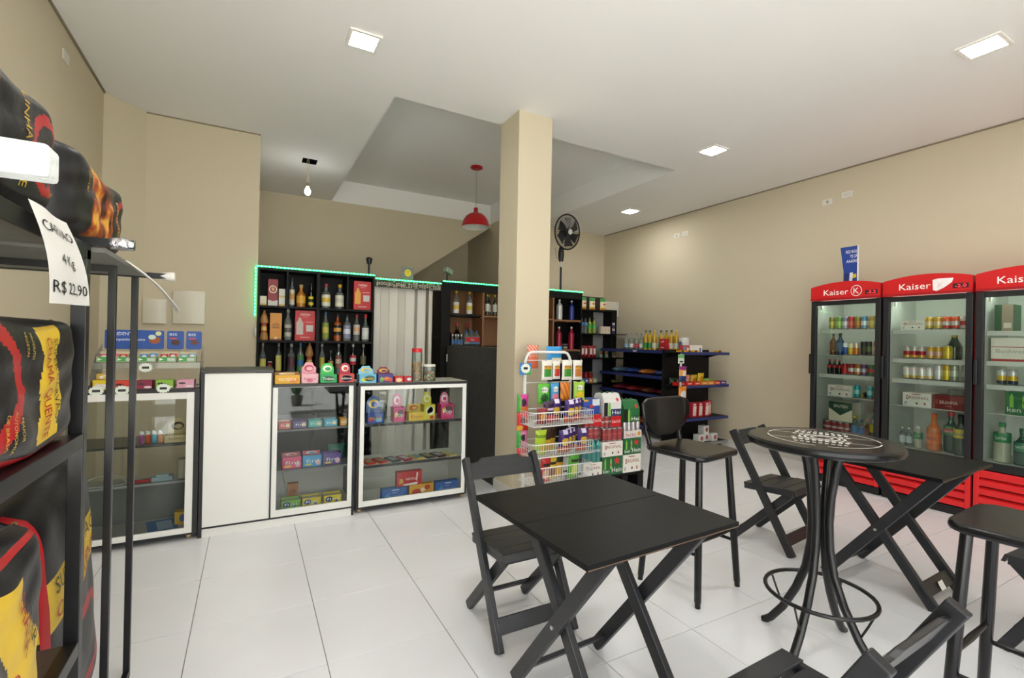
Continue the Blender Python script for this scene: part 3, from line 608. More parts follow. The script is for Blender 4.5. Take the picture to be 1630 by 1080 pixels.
soda('fg', .29, .055, grn, '1a5a3a', '2a7a58', None, 'FANTA', 'e8f0e8', 'large green soda bottle with white lettering, bottom '+W3, cz(C3, -.075, .505), (.38, .62))
# standee on the first cooler
b = MB(); bl = M('standee_blue', '1d3f8f', .4, var=.25, scale=3)
b.prism([(-.062, .0), (.075, .0), (.075, .475), (-.095, .475), (-.062, .22)], -.004, .004, bl, 'y')
t = tag(b.build('standee', None, (5.50, 2.70, 2.001), R9), 'blue cardboard advertising standee with white slogan on top of a red cooler', 'standee')
b = MB(); b.text_y('RED BULL', .015, .405, .032, -.005, 'f4f4f4', .11); b.text_y('TE DÁ', .035, .355, .032, -.005, 'f4f4f4', .07); b.text_y('AAASAS.', .02, .305, .032, -.005, 'f4f4f4', .11); b.build('lettering', t)
b = MB(); b.face_y([(-.05, .02), (-.012, .02), (-.012, .2), (-.05, .2)], -.005, '1a2a5a'); b.face_y([(-.012, .02), (.018, .02), (.03, .2), (.0, .2)], -.005, 'd8dce4'); b.face_y([(.025, .14), (.062, .145), (.06, .185), (.028, .18)], -.005, 'd8c020'); b.face_y([(-.012, .03), (.018, .03), (.02, .06), (-.012, .06)], -.0056, 'b83030'); b.build('picture', t)
b = MB(); b.box(.075, .079, -.02, .004, 0, .475, 'dfe6e0'); b.build('side_flap', t)
b = MB(); b.box(-.09, .09, .004, .09, 0, .004, 'c8ccd0'); b.build('foot', t)
# ---------------------------------------------------------------- display counters
wht = M('counter_white', 'e9e9e4', .35, var=.02, scale=2); edge = M('counter_black_edge', '1b1b1d', .4); cgl = glass_mat('counter_glass', 'f4f7f5', 1.38); grey = M('counter_grey_board', '6f6f6e', .55)
brass = M('caster_brass', 'b8a678', .35, .6)
CY = 3.96
def caster(t, x, y):
    b = MB(); b.tube([(x-.012, y, .018), (x+.012, y, .018)], .018, brass, 12); b.tube([(x, y, .02), (x, y, .045)], .008, brass, 6); b.build('caster', t)
def frame_front(t, x0, x1, z0, z1, sw=.034, rb=.045, y=CY, rt=.032):
    """white stiles and rails around a glass pane, black line outside"""
    for a, c in ((x0, x0+sw), (x1-sw, x1)):
        b = MB(); b.box(a, c, y, y+.02, z0, z1, wht); b.build('stile', t, bevel=.0015)
    b = MB(); b.box(x0+sw, x1-sw, y, y+.02, z0, z0+rb, wht); b.build('bottom_rail', t, bevel=.0015)
    if rt: b = MB(); b.box(x0+sw, x1-sw, y, y+.02, z1-rt, z1, wht); b.build('top_rail', t, bevel=.0015)
    b = MB(); b.box(x0+sw, x1-sw, y+.008, y+.013, z0+rb, z1-rt, cgl); b.build('pane', t)
# right counter on casters
t = thing('display_counter', 'white glass-fronted display counter on casters beside the dark bar', 'counter', group='display counters')
X0, X1, D = .772, 1.725, .40
b = MB(); b.box(X0, X1, CY, CY+D, 1.0275, 1.05, edge); b.box(X0+.008, X1-.008, CY+.012, CY+D-.004, 1.05, 1.0515, M('counter_top_laminate', 'b9b8a8', .4)); b.build('top', t, bevel=.002)
b = MB(); b.box(X0, X0+.016, CY+.021, CY+D, .04, 1.0275, wht); b.build('side', t); b = MB(); b.box(X1-.016, X1, CY+.021, CY+D, .04, 1.0275, wht); b.build('side', t)
for a, c in ((X0-.004, X0+.018), (X1-.012, X1)):
    b = MB(); b.box(a, c, CY-.002, CY+.021, .04, 1.0275, edge); b.build('edge_strip', t)
frame_front(t, X0+.018, X1-.012, .05, 1.0275)
b = MB(); b.box(X0+.016, X1-.016, CY-.001, CY+D, .036, .05, edge); b.box(X0+.016, X1-.016, CY+.021, CY+D, .05, .062, wht); b.build('base', t)
for z in (.712, .374):
    b = MB(); b.box(X0+.017, X1-.017, CY+.021, CY+D-.01, z-.018, z, wht); b.box(X0+.017, X1-.017, CY+.0205, CY+.025, z-.02, z+.001, edge); b.build('shelf', t)
for x in (X0+.03, X1-.03):
    for y in (CY+.04, CY+D-.04): caster(t, x, y)
# middle unit: tall white panel and a glazed bay on one white plinth
t = thing('panel_counter', 'tall white panel counter joined to a glazed sweet display bay', 'counter', group='display counters')
b = MB(); b.box(-.285, .745, CY+.004, CY+.42, 0, .058, wht); b.build('plinth', t); b = MB(); b.box(-.285, .745, CY-.001, CY+.40, .058, .070, edge); b.build('base_strip', t)
b = MB(); b.box(-.27, .147, CY+.003, CY+.02, .070, 1.145, M('panel_white', 'efefea', .3, var=.01, scale=2)); b.build('panel', t)
b = MB(); b.box(-.292, -.27, CY-.003, CY+.40, 0, 1.15, edge); b.build('side', t); b = MB(); b.box(.147, .158, CY-.003, CY+.40, .070, 1.15, edge); b.build('divider', t)
b = MB(); b.box(-.295, .162, CY-.006, CY+.40, 1.15, 1.172, M('counter_dark_top', '3a3a38', .4)); b.build('panel_top', t, bevel=.003)
frame_front(t, .158, .735, .070, 1.037, rb=.05, rt=.004)
b = MB(); b.box(.735, .752, CY-.003, CY+.40, 0, 1.037, edge); b.build('side', t); b = MB(); b.box(.16, .752, CY-.006, CY+.40, 1.037, 1.06, edge); b.build('bay_top', t, bevel=.003)
for z in (.714, .408, .105):
    b = MB(); b.box(.1585, .734, CY+.021, CY+.36, z-.016, z, grey if z > .2 else wht); b.build('shelf', t)
# left counter
t = thing('glass_counter', 'white glass-fronted counter under the candy rack, behind the black wire posts', 'counter', group='display counters')
X0, X1 = -1.125, -.298
b = MB(); b.box(X0, X1, CY, CY+.42, 1.02, 1.042, edge); b.build('top', t, bevel=.002)
b = MB(); b.box(X1-.03, X1, CY-.002, CY+.42, .035, 1.02, edge); b.build('side', t); b = MB(); b.box(X0, X0+.02, CY+.02, CY+.42, .035, 1.02, wht); b.build('side', t)
frame_front(t, X0, X1-.03, .048, 1.02, sw=.045, rb=.038, rt=.045)
b = MB(); b.box(X0, X1-.03, CY-.001, CY+.42, .035, .047, edge); b.box(X0+.02, X1-.03, CY+.021, CY+.42, .047, .06, M('counter_floor_board', 'b9b9b2', .4)); b.build('base', t)
b = MB(); b.box(X0+.02, X1-.031, CY+.022, CY+.40, .655, .67, M('smoked_shelf', '3a3a3a', .3)); b.build('shelf', t)
b = MB(); b.box(X0+.02, X1-.031, CY+.36, CY+.40, .061, .35, grey); b.build('back_panel', t)
b = MB(); b.box(X0+.02, X1-.031, CY+.20, CY+.42, .351, .366, M('inner_ledge', 'a9aaa8', .4)); b.build('ledge', t)
for x in (X1-.05, X0+.05):
    for y in (CY+.05, CY+.36): caster(t, x, y)
# ---------------------------------------------------------------- sweets on and in the counters
def sweetbox(key, w, h, d, col, label, loc, logo=None, lcol='f4f0e8', back=None, backcol=None, top='dcd4c0', blob=None, rz=0., group=None, open_=True):
    """open counter box: print on the front, optional raised header card behind"""
    def f(b):
        tk = .003
        b.box(-w/2, w/2, -d/2, -d/2+tk, 0, h, col); b.box(-w/2, w/2, d/2-tk, d/2, 0, h, col); b.box(-w/2, -w/2+tk, -d/2, d/2, 0, h, col); b.box(w/2-tk, w/2, -d/2, d/2, 0, h, col); b.box(-w/2+tk, w/2-tk, -d/2+tk, d/2-tk, .001, h*.78, top)
        if blob:
            for bx, bz, rx, rz_, c in blob: b.disc_y(bx*w, bz*h, rx*w, rz_*h, -d/2-.0006, c)
        if logo: b.text_y(logo, 0, h*.36, h*.30, -d/2-.0012, lcol, w*.66)
    ps = []
    if back:
        bw, bh, shape = back
        def hd(b):
            y0 = d/2-.012
            if shape == 'round': pts = [(-bw/2, h*.8)]+[(bw/2*math.cos(a), h*.8+bh*.5+bh*.5*math.sin(a)) for a in [PI-PI*i/10 for i in range(11)]]+[(bw/2, h*.8)]
            elif shape == 'cloud': pts = [(-bw/2, h*.8), (-bw/2, h*.8+bh*.6), (-bw*.34, h*.8+bh*.75), (-bw*.25, h*.8+bh), (bw*.25, h*.8+bh), (bw*.34, h*.8+bh*.75), (bw/2, h*.8+bh*.6), (bw/2, h*.8)]
            else: pts = [(-bw/2, h*.8), (-bw/2, h*.8+bh), (bw/2, h*.8+bh), (bw/2, h*.8)]
            b.prism(pts[::-1], y0, y0+.003, backcol or col, 'y'); b.disc_y(0, h*.8+bh*.55, bw*.34, bh*.26, y0-.0006, lcol if lcol != col else 'f4f0e8')
            b.disc_y(bw*.05, h*.8+bh*.52, bw*.22, bh*.15, y0-.0012, col)
        ps = [('swh'+key, hd, 'header_card')]
    return put('sw'+key, f, 'sweet_box', label, 'sweet box', loc, rz, group, None, ps)
zt = 1.061
sweetbox('paco', .176, .066, .11, 'e0a81c', 'yellow peanut-sweet box with open brown lid on the counter', (.256, 4.03, zt), 'PACOQUITA', 'f6f0e0', (.17, .03, 'flat'), '9a6a3a', blob=[(.25, .35, .2, .3, 'd88820')])
sweetbox('pink', .124, .070, .10, 'e8b4bc', 'pale pink gum box with pink header card on the counter', (.412, 4.03, zt), 'Bubbaloo', 'c04860', (.105, .10, 'cloud'), 'e8a0b0', blob=[(0, .3, .18, .2, 'd87088')])
sweetbox('green', .128, .064, .10, '25a05a', 'bright green chewing-gum box with green header on the counter', (.548, 4.03, zt), 'Trident', 'f0f4e0', (.10, .10, 'round'), '3fc05a', blob=[(0, .5, .36, .34, '1a5a38')])
sweetbox('redp', .12, .066, .10, 'd0483c', 'coral red gum box with a round pink header on the counter', (.684, 4.03, zt), 'Bubbaloo', 'f4e8e0', (.08, .10, 'round'), 'b8284a', blob=[(0, .5, .36, .4, '3a2a5a'), (0, .5, .3, .3, 'e07a6a')])
sweetbox('azul', .140, .072, .10, '6ab4d4', 'light blue sour-candy box with cloud header on the counter', (.850, 4.03, 1.0525), 'Azedinho', 'e8c03a', (.12, .075, 'cloud'), '8ac8e0', blob=[(.1, .5, .3, .34, '2a5a4a'), (-.2, .35, .2, .2, 'c8d85a')])
sweetbox('roxo', .128, .072, .10, '4a3a80', 'purple sour-candy box with red and green fruits on the counter', (.994, 4.03, 1.0525), 'Azedinho', 'e8b03a', (.105, .065, 'cloud'), '7a2030', blob=[(-.25, .35, .14, .26, '4aa04a'), (.05, .4, .14, .26, 'd8582c'), (.3, .3, .13, .24, 'd03a30')])
sweetbox('vrm1', .076, .045, .09, 'c82a30', 'flat red sweet box with cream front beside the tall snack jar', (1.108, 4.03, 1.0525), None, blob=[(.0, .4, .35, .4, 'e8c8a0')])
sweetbox('vrm2', .072, .045, .09, 'b82028', 'flat red sweet box with a pale blue spot beside the tall snack jar', (1.186, 4.03, 1.0525), None, blob=[(.1, .5, .25, .3, 'c8d8e0')])
def jar(key, h, r, lid, fillh, fcols, label, loc):
    def f(b): b.lathe([(0, .002), (r*.95, 0), (r, .008), (r, h*.86), (r*.9, h*.9), (r*.9, h*.92), (0, h*.92)], pet, 16)
    def l(b): b.lathe([(r*.96, h*.88), (r*.98, h*.885), (r*.98, h*.985), (r*.9, h), (0, h)], hexm(lid, .35), 16)
    def c(b):
        rnd = random.Random(3)
        for i in range(120):
            a = rnd.random()*2*PI; q = r*.76*math.sqrt(rnd.random()*.3+.7); z = .014+rnd.random()*(fillh-.02); s = r*.20
            b.lathe([(0, -s), (s*.8, -s*.5), (s*.8, s*.5), (0, s)], hexm(fcols[i % len(fcols)]), 6, (q*math.cos(a), q*math.sin(a), z))
    o = put('jar'+key, f, 'snack_jar', label, 'jar', loc, 0, None, None, [('jarl'+key, l, 'lid'), ('jarc'+key, c, 'contents')])
    for ch in o.children:
        if ch.name.startswith('contents'): ch['kind'] = 'stuff'
jar('tall', .285, .045, 'c8242c', .17, ('d8982c', 'e0a83c', 'c8842a'), 'tall clear jar of orange snacks with a red lid on the counter', (1.276, 4.04, 1.0525))
jar('short', .145, .056, 'e4e0d4', .085, ('4a8a3a', 'c8a830', 'c04a2a', 'e8e0c8'), 'short clear jar of mixed colour sweets with a cream lid', (1.388, 4.04, 1.0525))
ym = 4.06
for x, w, c, c2 in ((.245, .085, 'd8585c', 'salmon red'), (.352, .103, '6a4a94', 'violet'), (.462, .103, '4ab8b4', 'turquoise'), (.577, .100, '3aacd4', 'sky blue'), (.672, .060, 'e09a30', 'orange')):
    sweetbox('m1'+c, w, .052, .10, c, c2+' sweet box on the upper shelf of the glazed bay', (x, ym, .715), 'fini', 'f4f4f0', group='sweet boxes on the upper bay shelf', blob=[(.25, .5, .16, .3, 'e8d4a0')])
for x, c, c2 in ((.300, 'e0447c', 'hot pink'), (.445, '3a9cd8', 'blue'), (.590, '5a3a90', 'purple')):
    sweetbox('m2'+c, .139, .088, .10, c, c2+' sweet box on the lower shelf of the glazed bay', (x, ym, .409), 'fini', 'f4f4f0', group='sweet boxes on the lower bay shelf', back=(.125, .035, 'flat') if c != '5a3a90' else None, backcol='d86a80', blob=[(.3, .35, .13, .25, 'e8b8c8'), (-.2, .2, .2, .08, 'e8d040')])
for x, c, c2 in ((.298, '7ab82c', 'lime green sweet box on the floor of the glazed bay'), (.446, 'e4cc24', 'yellow sweet box beside the lime one in the glazed bay'), (.602, 'e8d02c', 'yellow sweet box beside the stile in the glazed bay')):
    sweetbox('m3'+c, .137, .060, .10, c, c2, (x, ym, .106), 'fini', 'f4f4f4', group='sweet boxes on the bay floor', blob=[(-.2, .5, .2, .34, '2a3a8a'), (.2, .2, .07, .16, '2a5ab8')])
carton('ok', .08, .14, .05, 'b0703a', lambda b, w, h, y: b.text_y('OK', 0, h*.45, h*.22, y, '5a2a18', w*.6), 'brown upright box behind the lime sweet box', (.325, 4.20, .106))
def bagm(w, h, d, pat, nu=14, nv=18, back=None):
    """pillow bag with crimped ends; pat(u,v) in 0..1 -> hex"""
    def f(b):
        fr, bk = [], []
        for j in range(nv+1):
            v = j/nv
            for i in range(nu+1):
                u = i/nu; t = (1-abs(2*u-1)**3)*(1-abs(2*v-1)**5)*d/2+.0008; sh = 1-.07*(1-abs(2*v-1)**4)
                fr.append(((u-.5)*w*sh, -t, v*h)); bk.append(((u-.5)*w*sh, t, v*h))
        n = nu+1
        for j in range(nv):
            for i in range(nu):
                c = pat((i+.5)/nu, (j+.5)/nv); q = (j*n+i, j*n+i+1, (j+1)*n+i+1, (j+1)*n+i)
                b.add([fr[k] for k in q], [(0, 1, 2, 3)], hexm(c, .35), True); b.add([bk[k] for k in q], [(3, 2, 1, 0)], hexm(back or pat(.02, .5), .35), True)
    def g(b):
        t = MB(); f(t); bm = bmesh.new(); me = t.mesh('tmp'); bm.from_mesh(me); bmesh.ops.remove_doubles(bm, verts=bm.verts, dist=.0002); bm.to_mesh(me); bm.free()
        b.mats = t.mats; b.v = [tuple(p.co) for p in me.vertices]; b.f = [tuple(p.vertices) for p in me.polygons]; b.mi = [p.material_index for p in me.polygons]; b.sm = [True]*len(b.f); bpy.data.meshes.remove(me)
    return g
def snack(key, w, h, d, pat, label, loc, rz=0., group=None, tilt=0., name='snack_bag', cat='snack bag', roll=0.):
    o = put('bag'+key, bagm(w, h, d, pat), name, label, cat, loc, rz, group)
    if tilt or roll: o.rotation_euler = (tilt, roll, rz)
    return o
solid = lambda c: (lambda u, v: c)
def pat3(base, band, blob, b2=None):
    def p(u, v):
        if (u-.5)**2/.11+(v-.52)**2/.045 < 1: return blob
        if v > .82 or v < .1: return band
        if b2 and v < .38: return b2
        return base
    return p
snack('teal_bag', .14, .12, .08, solid('4a8a78'), 'teal plastic bag behind the purple sweet box', (.655, 4.21, .409))
zs = .713
sweetbox('r1a', .136, .085, .10, '3a58b0', 'blue lollipop box with a domed header inside the counter on casters', (.926, ym, zs), 'PopBall', 'e8c040', (.12, .15, 'round'), '5a7ab8', blob=[(-.3, .4, .14, .24, 'c83a50'), (.2, .3, .2, .2, '8ac0e8')])
sweetbox('r1b', .098, .12, .10, 'd83a80', 'pink lollipop box with a rounded header beside the grey jar', (1.124, ym, zs), 'Pop', 'f8e8f0', (.075, .14, 'round'), 'e86aa0', blob=[(.1, .6, .3, .28, '6a2a4a'), (-.3, .5, .14, .2, 'e0b830')])
sweetbox('r1c', .143, .075, .10, 'e4c01c', 'yellow gum box with red lettering inside the counter on casters', (1.274, ym, zs), 'Gum', 'c02a50', (.12, .075, 'flat'), 'd8b83a')
sweetbox('r1d', .103, .13, .10, 'e0d440', 'tall yellow and white candy box with a spotted header', (1.398, ym+.02, zs), None, 'f4f0d8', (.085, .13, 'cloud'), 'e4d850', blob=[(.05, .6, .36, .3, 'f0f0e0'), (.1, .65, .2, .2, '3a9ab0'), (-.1, .55, .14, .16, 'd05a40'), (.2, .15, .2, .12, 'd84a3a')])
sweetbox('r1e', .125, .13, .10, 'd02a70', 'pink candy box with a round header beside the green bag', (1.556, ym, zs), 'Pop', 'f8e8f0', (.08, .125, 'round'), 'e878a8', blob=[(.1, .65, .3, .26, '5a3030'), (-.25, .6, .16, .18, 'd8b030')])
jar('grey', .14, .045, '9a9a98', .08, ('8a8a88', '6a6a6a', 'a0a09c'), 'small grey-lidded jar behind the blue lollipop box', (1.02, 4.20, zs))
snack('green_bag2', .09, .09, .06, solid('2a7a5c'), 'small green plastic bag at the end of the counter shelf', (1.66, 4.20, zs))
for k, (x, c, c2, nm) in enumerate(((.885, 'd8401c', 'c89a6a', 'orange-red'), (.985, 'd0381c', 'c8a080', 'red and tan'), (1.093, '26262a', 'b0b0b0', 'black and silver'), (1.195, 'a01c28', 'e0d8d8', 'red and white'), (1.302, 'd8b848', '4aa8c8', 'yellow and blue'), (1.402, '2a2620', 'b8a860', 'black and gold'), (1.502, '4a1418', 'c8c8c8', 'dark red'), (1.600, 'd8c078', 'e8dcb0', 'cream'))):
    def f(b, c=c, c2=c2):
        b.box(-.038, .038, -.08, .08, 0, .014, c); b.box(-.026, .026, -.055, .05, .014, .0146, c2)
    put('bar%d' % k, f, 'chocolate_bar', nm+' chocolate bar lying on the lower shelf of the counter on casters', 'chocolate bar', (x, 4.09, .375), math.radians(14), 'chocolate bars on the lower counter shelf')
def blue_gift(txt):
    def f(b, w, h, y):
        b.text_y(txt, w*.04, h*.14, h*.2, y, 'f0f4fa', w*.6); b.text_y('voce', 0, h*.55, h*.14, y, 'c8d8f0', w*.18)
        b.face_y([(-w*.46, h*.2), (-w*.3, h*.5), (-w*.18, h*.62), (-w*.2, h*.5), (-w*.36, h*.12)], y, '4aa0e0'); b.face_y([(-w*.1, h*.8), (w*.18, h*.8), (w*.18, h*.87), (-w*.1, h*.87)], y, 'dce8f4')
    return f
carton('te', .215, .095, .06, '1c62b4', blue_gift('TE ADORO'), 'blue chocolate gift box lettered TE ADORO in the counter base', (1.094, 4.03, .0625))
carton('fe', .215, .098, .06, '1c5cae', blue_gift('FELICIDADES'), 'blue chocolate gift box lettered FELICIDADES in the counter base', (1.563, 4.03, .0625))
carton('yr', .215, .100, .06, 'e0a424', lambda b, w, h, y: (b.disc_y(-w*.2, h*.4, w*.2, h*.25, y, 'c03a1c'), b.disc_y(w*.24, h*.7, w*.12, h*.22, y, 'c8301c'), b.disc_y(w*.05, h*.5, w*.1, h*.2, y-.0005, 'f0e0c0'), b.face_y([(0, h*.1), (w*.42, h*.1), (w*.42, h*.24), (0, h*.24)], y, 'b84a18')), 'yellow and red biscuit box in the counter base', (1.328, 4.03, .0625))
carton('nes', .218, .120, .06, 'c41c26', lambda b, w, h, y: (b.text_y('NESTLE', w*.06, h*.38, h*.17, y, 'f4ece4', w*.42), b.face_y([(-w*.42, h*.15), (-w*.24, h*.2), (-w*.26, h*.5), (-w*.4, h*.55)], y, 'd8a840'), b.face_y([(-w*.25, h*.03), (w*.3, h*.03), (w*.34, h*.2), (0, h*.16), (-w*.25, h*.12)], y, 'f0e8e0'), b.face_y([(w*.26, h*.3), (w*.30, h*.28), (w*.34, h*.85), (w*.28, h*.9)], y, 'f4ece4')), 'red chocolate box lying across the blue gift boxes in the counter', (1.222, 4.035, .163))
# left counter contents
for k, (x, c, nm) in enumerate(((-.79, '9a2a8a', 'purple'), (-.755, 'd04a20', 'red-orange'), (-.72, '30a8c8', 'cyan'), (-.685, 'e08a20', 'orange'))):
    def f(b, c=c): b.prism(rrect(-.0125, .0125, -.007, .007, .005, 3), 0, .06, hexm(c, .25), 'z'); b.box(-.011, .011, -.006, .006, .06, .082, silver); b.box(-.011, .003, -.006, .006, .082, .09, 'c8c8c8')
    put('lighter%d' % k, f, 'lighter', nm+' pocket lighter standing on the smoked shelf of the glass counter', 'lighter', (x+.16, 4.05, .671), 0, 'lighters in the glass counter')
sweetbox('tomo', .135, .05, .10, 'cdb888', 'cream sweet box with dark lettering beside the lighters', (-.435, 4.06, .671), 'TOMO', '3a2a1c', (.11, .11, 'cloud'), 'd8c490')
carton('tub', .07, .09, .07, 'e0b020', lambda b, w, h, y: b.disc_y(w*.15, h*.5, w*.25, h*.3, y, '4a6ab0'), 'yellow tub in the base of the glass counter', (-.41, 4.16, .061))
b = MB(); b.box(-.085, .085, -.13, .13, 0, .003, '2a7ac8'); b.box(-.03, .06, -.09, .09, .003, .0035, 'a8c8e8'); b.disc_y(0, 0, .001, .001, 0, '2a7ac8'); tag(b.build('flyer', None, (-.52, 4.15, .0615), .2), 'blue paper flyer lying in the base of the glass counter', 'flyer')
b = MB(); b.lathe([(0, 0), (.032, 0), (.032, .135), (.026, .142), (0, .142)], 'd8d0bc', 14); tag(b.build('paper_roll', None, (-.415, 4.24, .367)), 'cream paper roll standing on the ledge inside the glass counter', 'paper roll')
b = MB(); b.tube([(-.06, 0, .012), (.06, 0, .012)], .011, 'c02028', 10); tag(b.build('red_marker', None, (-.66, 4.20, .367), .1), 'red marker lying on the ledge inside the glass counter', 'marker')
b = MB(); b.box(-.06, .06, -.04, .04, 0, .03, '9ab0ba'); b.box(-.035, .035, -.03, .03, .03, .042, 'b4c8d0'); tag(b.build('parts_tray', None, (-.53, 4.23, .367)), 'pale blue tray of small parts on the ledge in the glass counter', 'tray')
b = MB(); b.tube([(.12*math.cos(a), .05*math.sin(a), .006+.05*max(0, math.sin(a))) for a in [2*PI*i/22 for i in range(22)]], .005, 'c8c8c4', 6, closed=True); tag(b.build('white_cable', None, (-.86, 4.22, .367)), 'loop of white cable on the ledge inside the glass counter', 'cable')
# candy rack on the left counter
t = thing('candy_rack', 'clear two-tier candy rack with blue header signs on the glass counter', 'rack', (0, 0, 1.0425)); acr = glass_mat('acrylic', 'eef2f0', 1.45, .12)
b = MB(); b.box(-.90, -.302, 4.00, 4.20, 0, .004, acr); b.build('tray', t); b = MB(); b.box(-.90, -.302, 4.10, 4.28, .175, .179, acr); b.build('tray', t)
for x in (-.898, -.306):
    b = MB(); b.prism([(4.00, 0), (4.28, 0), (4.28, .30), (4.12, .23), (4.0, .09)], x, x+.004, acr, 'x'); b.build('side', t)
b = MB(); b.box(-.90, -.302, 4.098, 4.101, .135, .175, acr); b.build('lip', t)
def header(x0, x1, txt, deco):
    b = MB(); b.prism([(p[0], p[1]) for p in rrect(x0, x1, .265, .40, .012, 3)], 4.255, 4.258, hexm('1d4ea0', .4), 'y'); h = b.build('header_sign', t)
    b = MB()
    for s, cz_, hh, wd, cx in txt: b.text_y(s, cx, cz_, hh, 4.2538, 'e8eef8', wd)
    for d in deco: b.disc_y(*d[:4], 4.2532-.0004*d[5], d[4])
    b.build('print', h)
header(-.88, -.545, (('TRIDENT', .362, .022, .12, -.79), ('Pouquinho muito', .325, .018, .20, -.755)), ((-.60, .33, .035, .026, 'a0522c', 0), (-.615, .352, .022, .018, 'c8dcd0', 1), (-.578, .378, .018, .016, 'd8dca0', 1)))
header(-.528, -.425, (('BIS', .365, .018, .045, -.49),), ((-.475, .315, .028, .02, '4a2a20', 0), (-.49, .345, .025, .006, 'c84a4a', 1)))
header(-.412, -.315, (('BIS', .365, .018, .045, -.375),), ((-.36, .318, .026, .018, '5a2a20', 0), (-.375, .345, .025, .006, 'c84a4a', 1)))
for k, (x, c, nm) in enumerate(((-.838, 'e0608c', 'pink'), (-.735, 'd02a38', 'red'), (-.62, '3a94d0', 'blue'), (-.505, 'c8283c', 'red and white'), (-.39, '8ac0d8', 'pale blue'))):
    t2 = put('ctray', lambda b: (b.box(-.052, .052, -.05, .05, 0, .004, 'c8c0a8'), b.box(-.052, .052, -.05, -.047, 0, .036, '4aa04a'), b.box(-.052, .052, .047, .05, 0, .07, 'd0c4a4'), b.box(-.052, -.049, -.05, .05, 0, .04, 'd0c4a4'), b.box(.049, .052, -.05, .05, 0, .04, 'd0c4a4'), b.face_y([(.0, .008), (.044, .008), (.044, .028), (.0, .028)], -.0506, 'c8ccc8'), b.face_y([(-.045, .01), (-.02, .018), (-.045, .028)], -.0506, 'e8f0e8')), 'candy_tray', nm+' candy tray with green front on the upper tier of the rack', 'candy tray', (x, 4.155, 1.0425+.1795), 0, 'candy trays on the rack')
    for m in range(2): snack('cnd'+c, .046, .055, .02, pat3(c, c, 'f0e4e4'), nm+' wrapped candy piled in its green-fronted tray', (x-.024+.048*m, 4.15, 1.0425+.1855+.006*m), .1-.2*m, 'wrapped candies on the rack', tilt=-.6, name='wrapped_candy', cat='candy')
for x, w, c, nm, lg in ((-.835, .105, 'e4c424', 'yellow chewing-gum', 'Chiclets'), (-.728, .10, 'd8402c', 'red and orange gum', None), (-.615, .09, '8a2040', 'dark pink gum-stick', None), (-.505, .105, '8ab83a', 'lime gum-stick', None), (-.385, .105, 'd89ab0', 'pink and black gum-stick', None)):
    sweetbox('gum'+c, w, .062 if lg else .055, .09, c, nm+' box on the lower tier of the candy rack', (x, 4.05, 1.0425+.0045), lg, 'f4f0f0', (w*.9, .05, 'flat') if lg else None, 'd8b040', blob=[(.0, .35, .42, .26, 'e8e0e0')] if lg else [(.2, .2, .25, .14, 'e8d8d8'), (-.2, .6, .2, .12, '3a2a2a')], group='gum boxes on the rack', top='5a4a4a')
def burst(b):
    n = 28; b.face_y([((.042 if i % 2 else .034)*math.cos(2*PI*i/n), (.034 if i % 2 else .027)*math.sin(2*PI*i/n)) for i in range(n)], 0, 'e4ece0'); b.face_y([(-.02, -.008), (.02, -.008), (.02, .008), (-.02, .008)], -.0006, '2a2a2a')
for k, (x, z, y) in enumerate(((-.855, 1.045, 3.957), (-.725, 1.045, 3.957), (-.505, 1.052, 3.957), (-.625, 1.185, 4.094))):
    put('burst', burst, 'price_burst', '', '', (x, y-.001, z-1.0425), 0, None, t)
# ---------------------------------------------------------------- wall of shelves behind the counters
BY = 5.55
kbl = M('shelf_black', '0c0c0d', .6, var=.2, scale=6, spec=.25); brw = M('shelf_brown_wood', '8a5f3c', .5, var=.22, scale=5, stretch=(6, 6, .8)); ledm = M('led_green', '30ff90', .4, emit='1dff7a', es=3.)
leddot = M('led_dot', 'c8ffe0', .4, emit='98ffc8', es=2.2)
def led(t, p0, p1):
    p0 = Vector(p0); p1 = Vector(p1); b = MB(); b.beam(p0, p1, .008, .014, ledm)
    n = int((p1-p0).length/.035); d = (p1-p0)/n
    for k in range(n): b.cbox(*(p0+d*(k+.5)+Vector((0, -.005, 0))), .014, .003, .009, leddot)
    b.build('led_strip', t)
t = thing('liquor_shelf', 'black liquor shelf edged with a green light strip, beside the folding door', 'shelf')
X0, X1, D = .062, 1.238, .30
b = MB(); b.box(X0, X0+.02, BY, BY+D, 0, 2.125, kbl); b.build('side', t); b = MB(); b.box(X1-.02, X1, BY, BY+D, 0, 2.125, kbl); b.build('side', t); b = MB(); b.box(X0, X1, BY+D-.012, BY+D, 0, 2.10, kbl); b.build('back', t); b = MB(); b.box(X0, X1, BY-.004, BY+D, 2.10, 2.13, kbl); b.build('top', t)
for z in (1.735, 1.375, 1.01, .55, .05):
    b = MB(); b.box(X0+.02, X1-.02, BY+.002, BY+D-.012, z-.022, z, kbl); b.build('shelf_board', t)
for x, z0, z1 in ((.338, 1.735, 2.10), (.641, .0, 2.10), (.947, 1.735, 2.10), (.327, 1.01, 1.353), (.935, 1.01, 1.353)):
    b = MB(); b.box(x-.009 if z0 else x-.016, x+.009 if z0 else x+.016, BY+(.006 if z0 else 0), BY+D-.012, z0, z1, kbl); b.build('divider', t)
led(t, (X0-.02, BY-.01, 2.133), (X1, BY-.01, 2.133)); led(t, (X0-.022, BY-.012, 1.62), (X0-.022, BY-.012, 2.125))
b = MB(); b.box(.040, .056, BY-.014, BY+.004, 1.42, 1.49, 'c8c8c4'); b.build('led_driver', t)
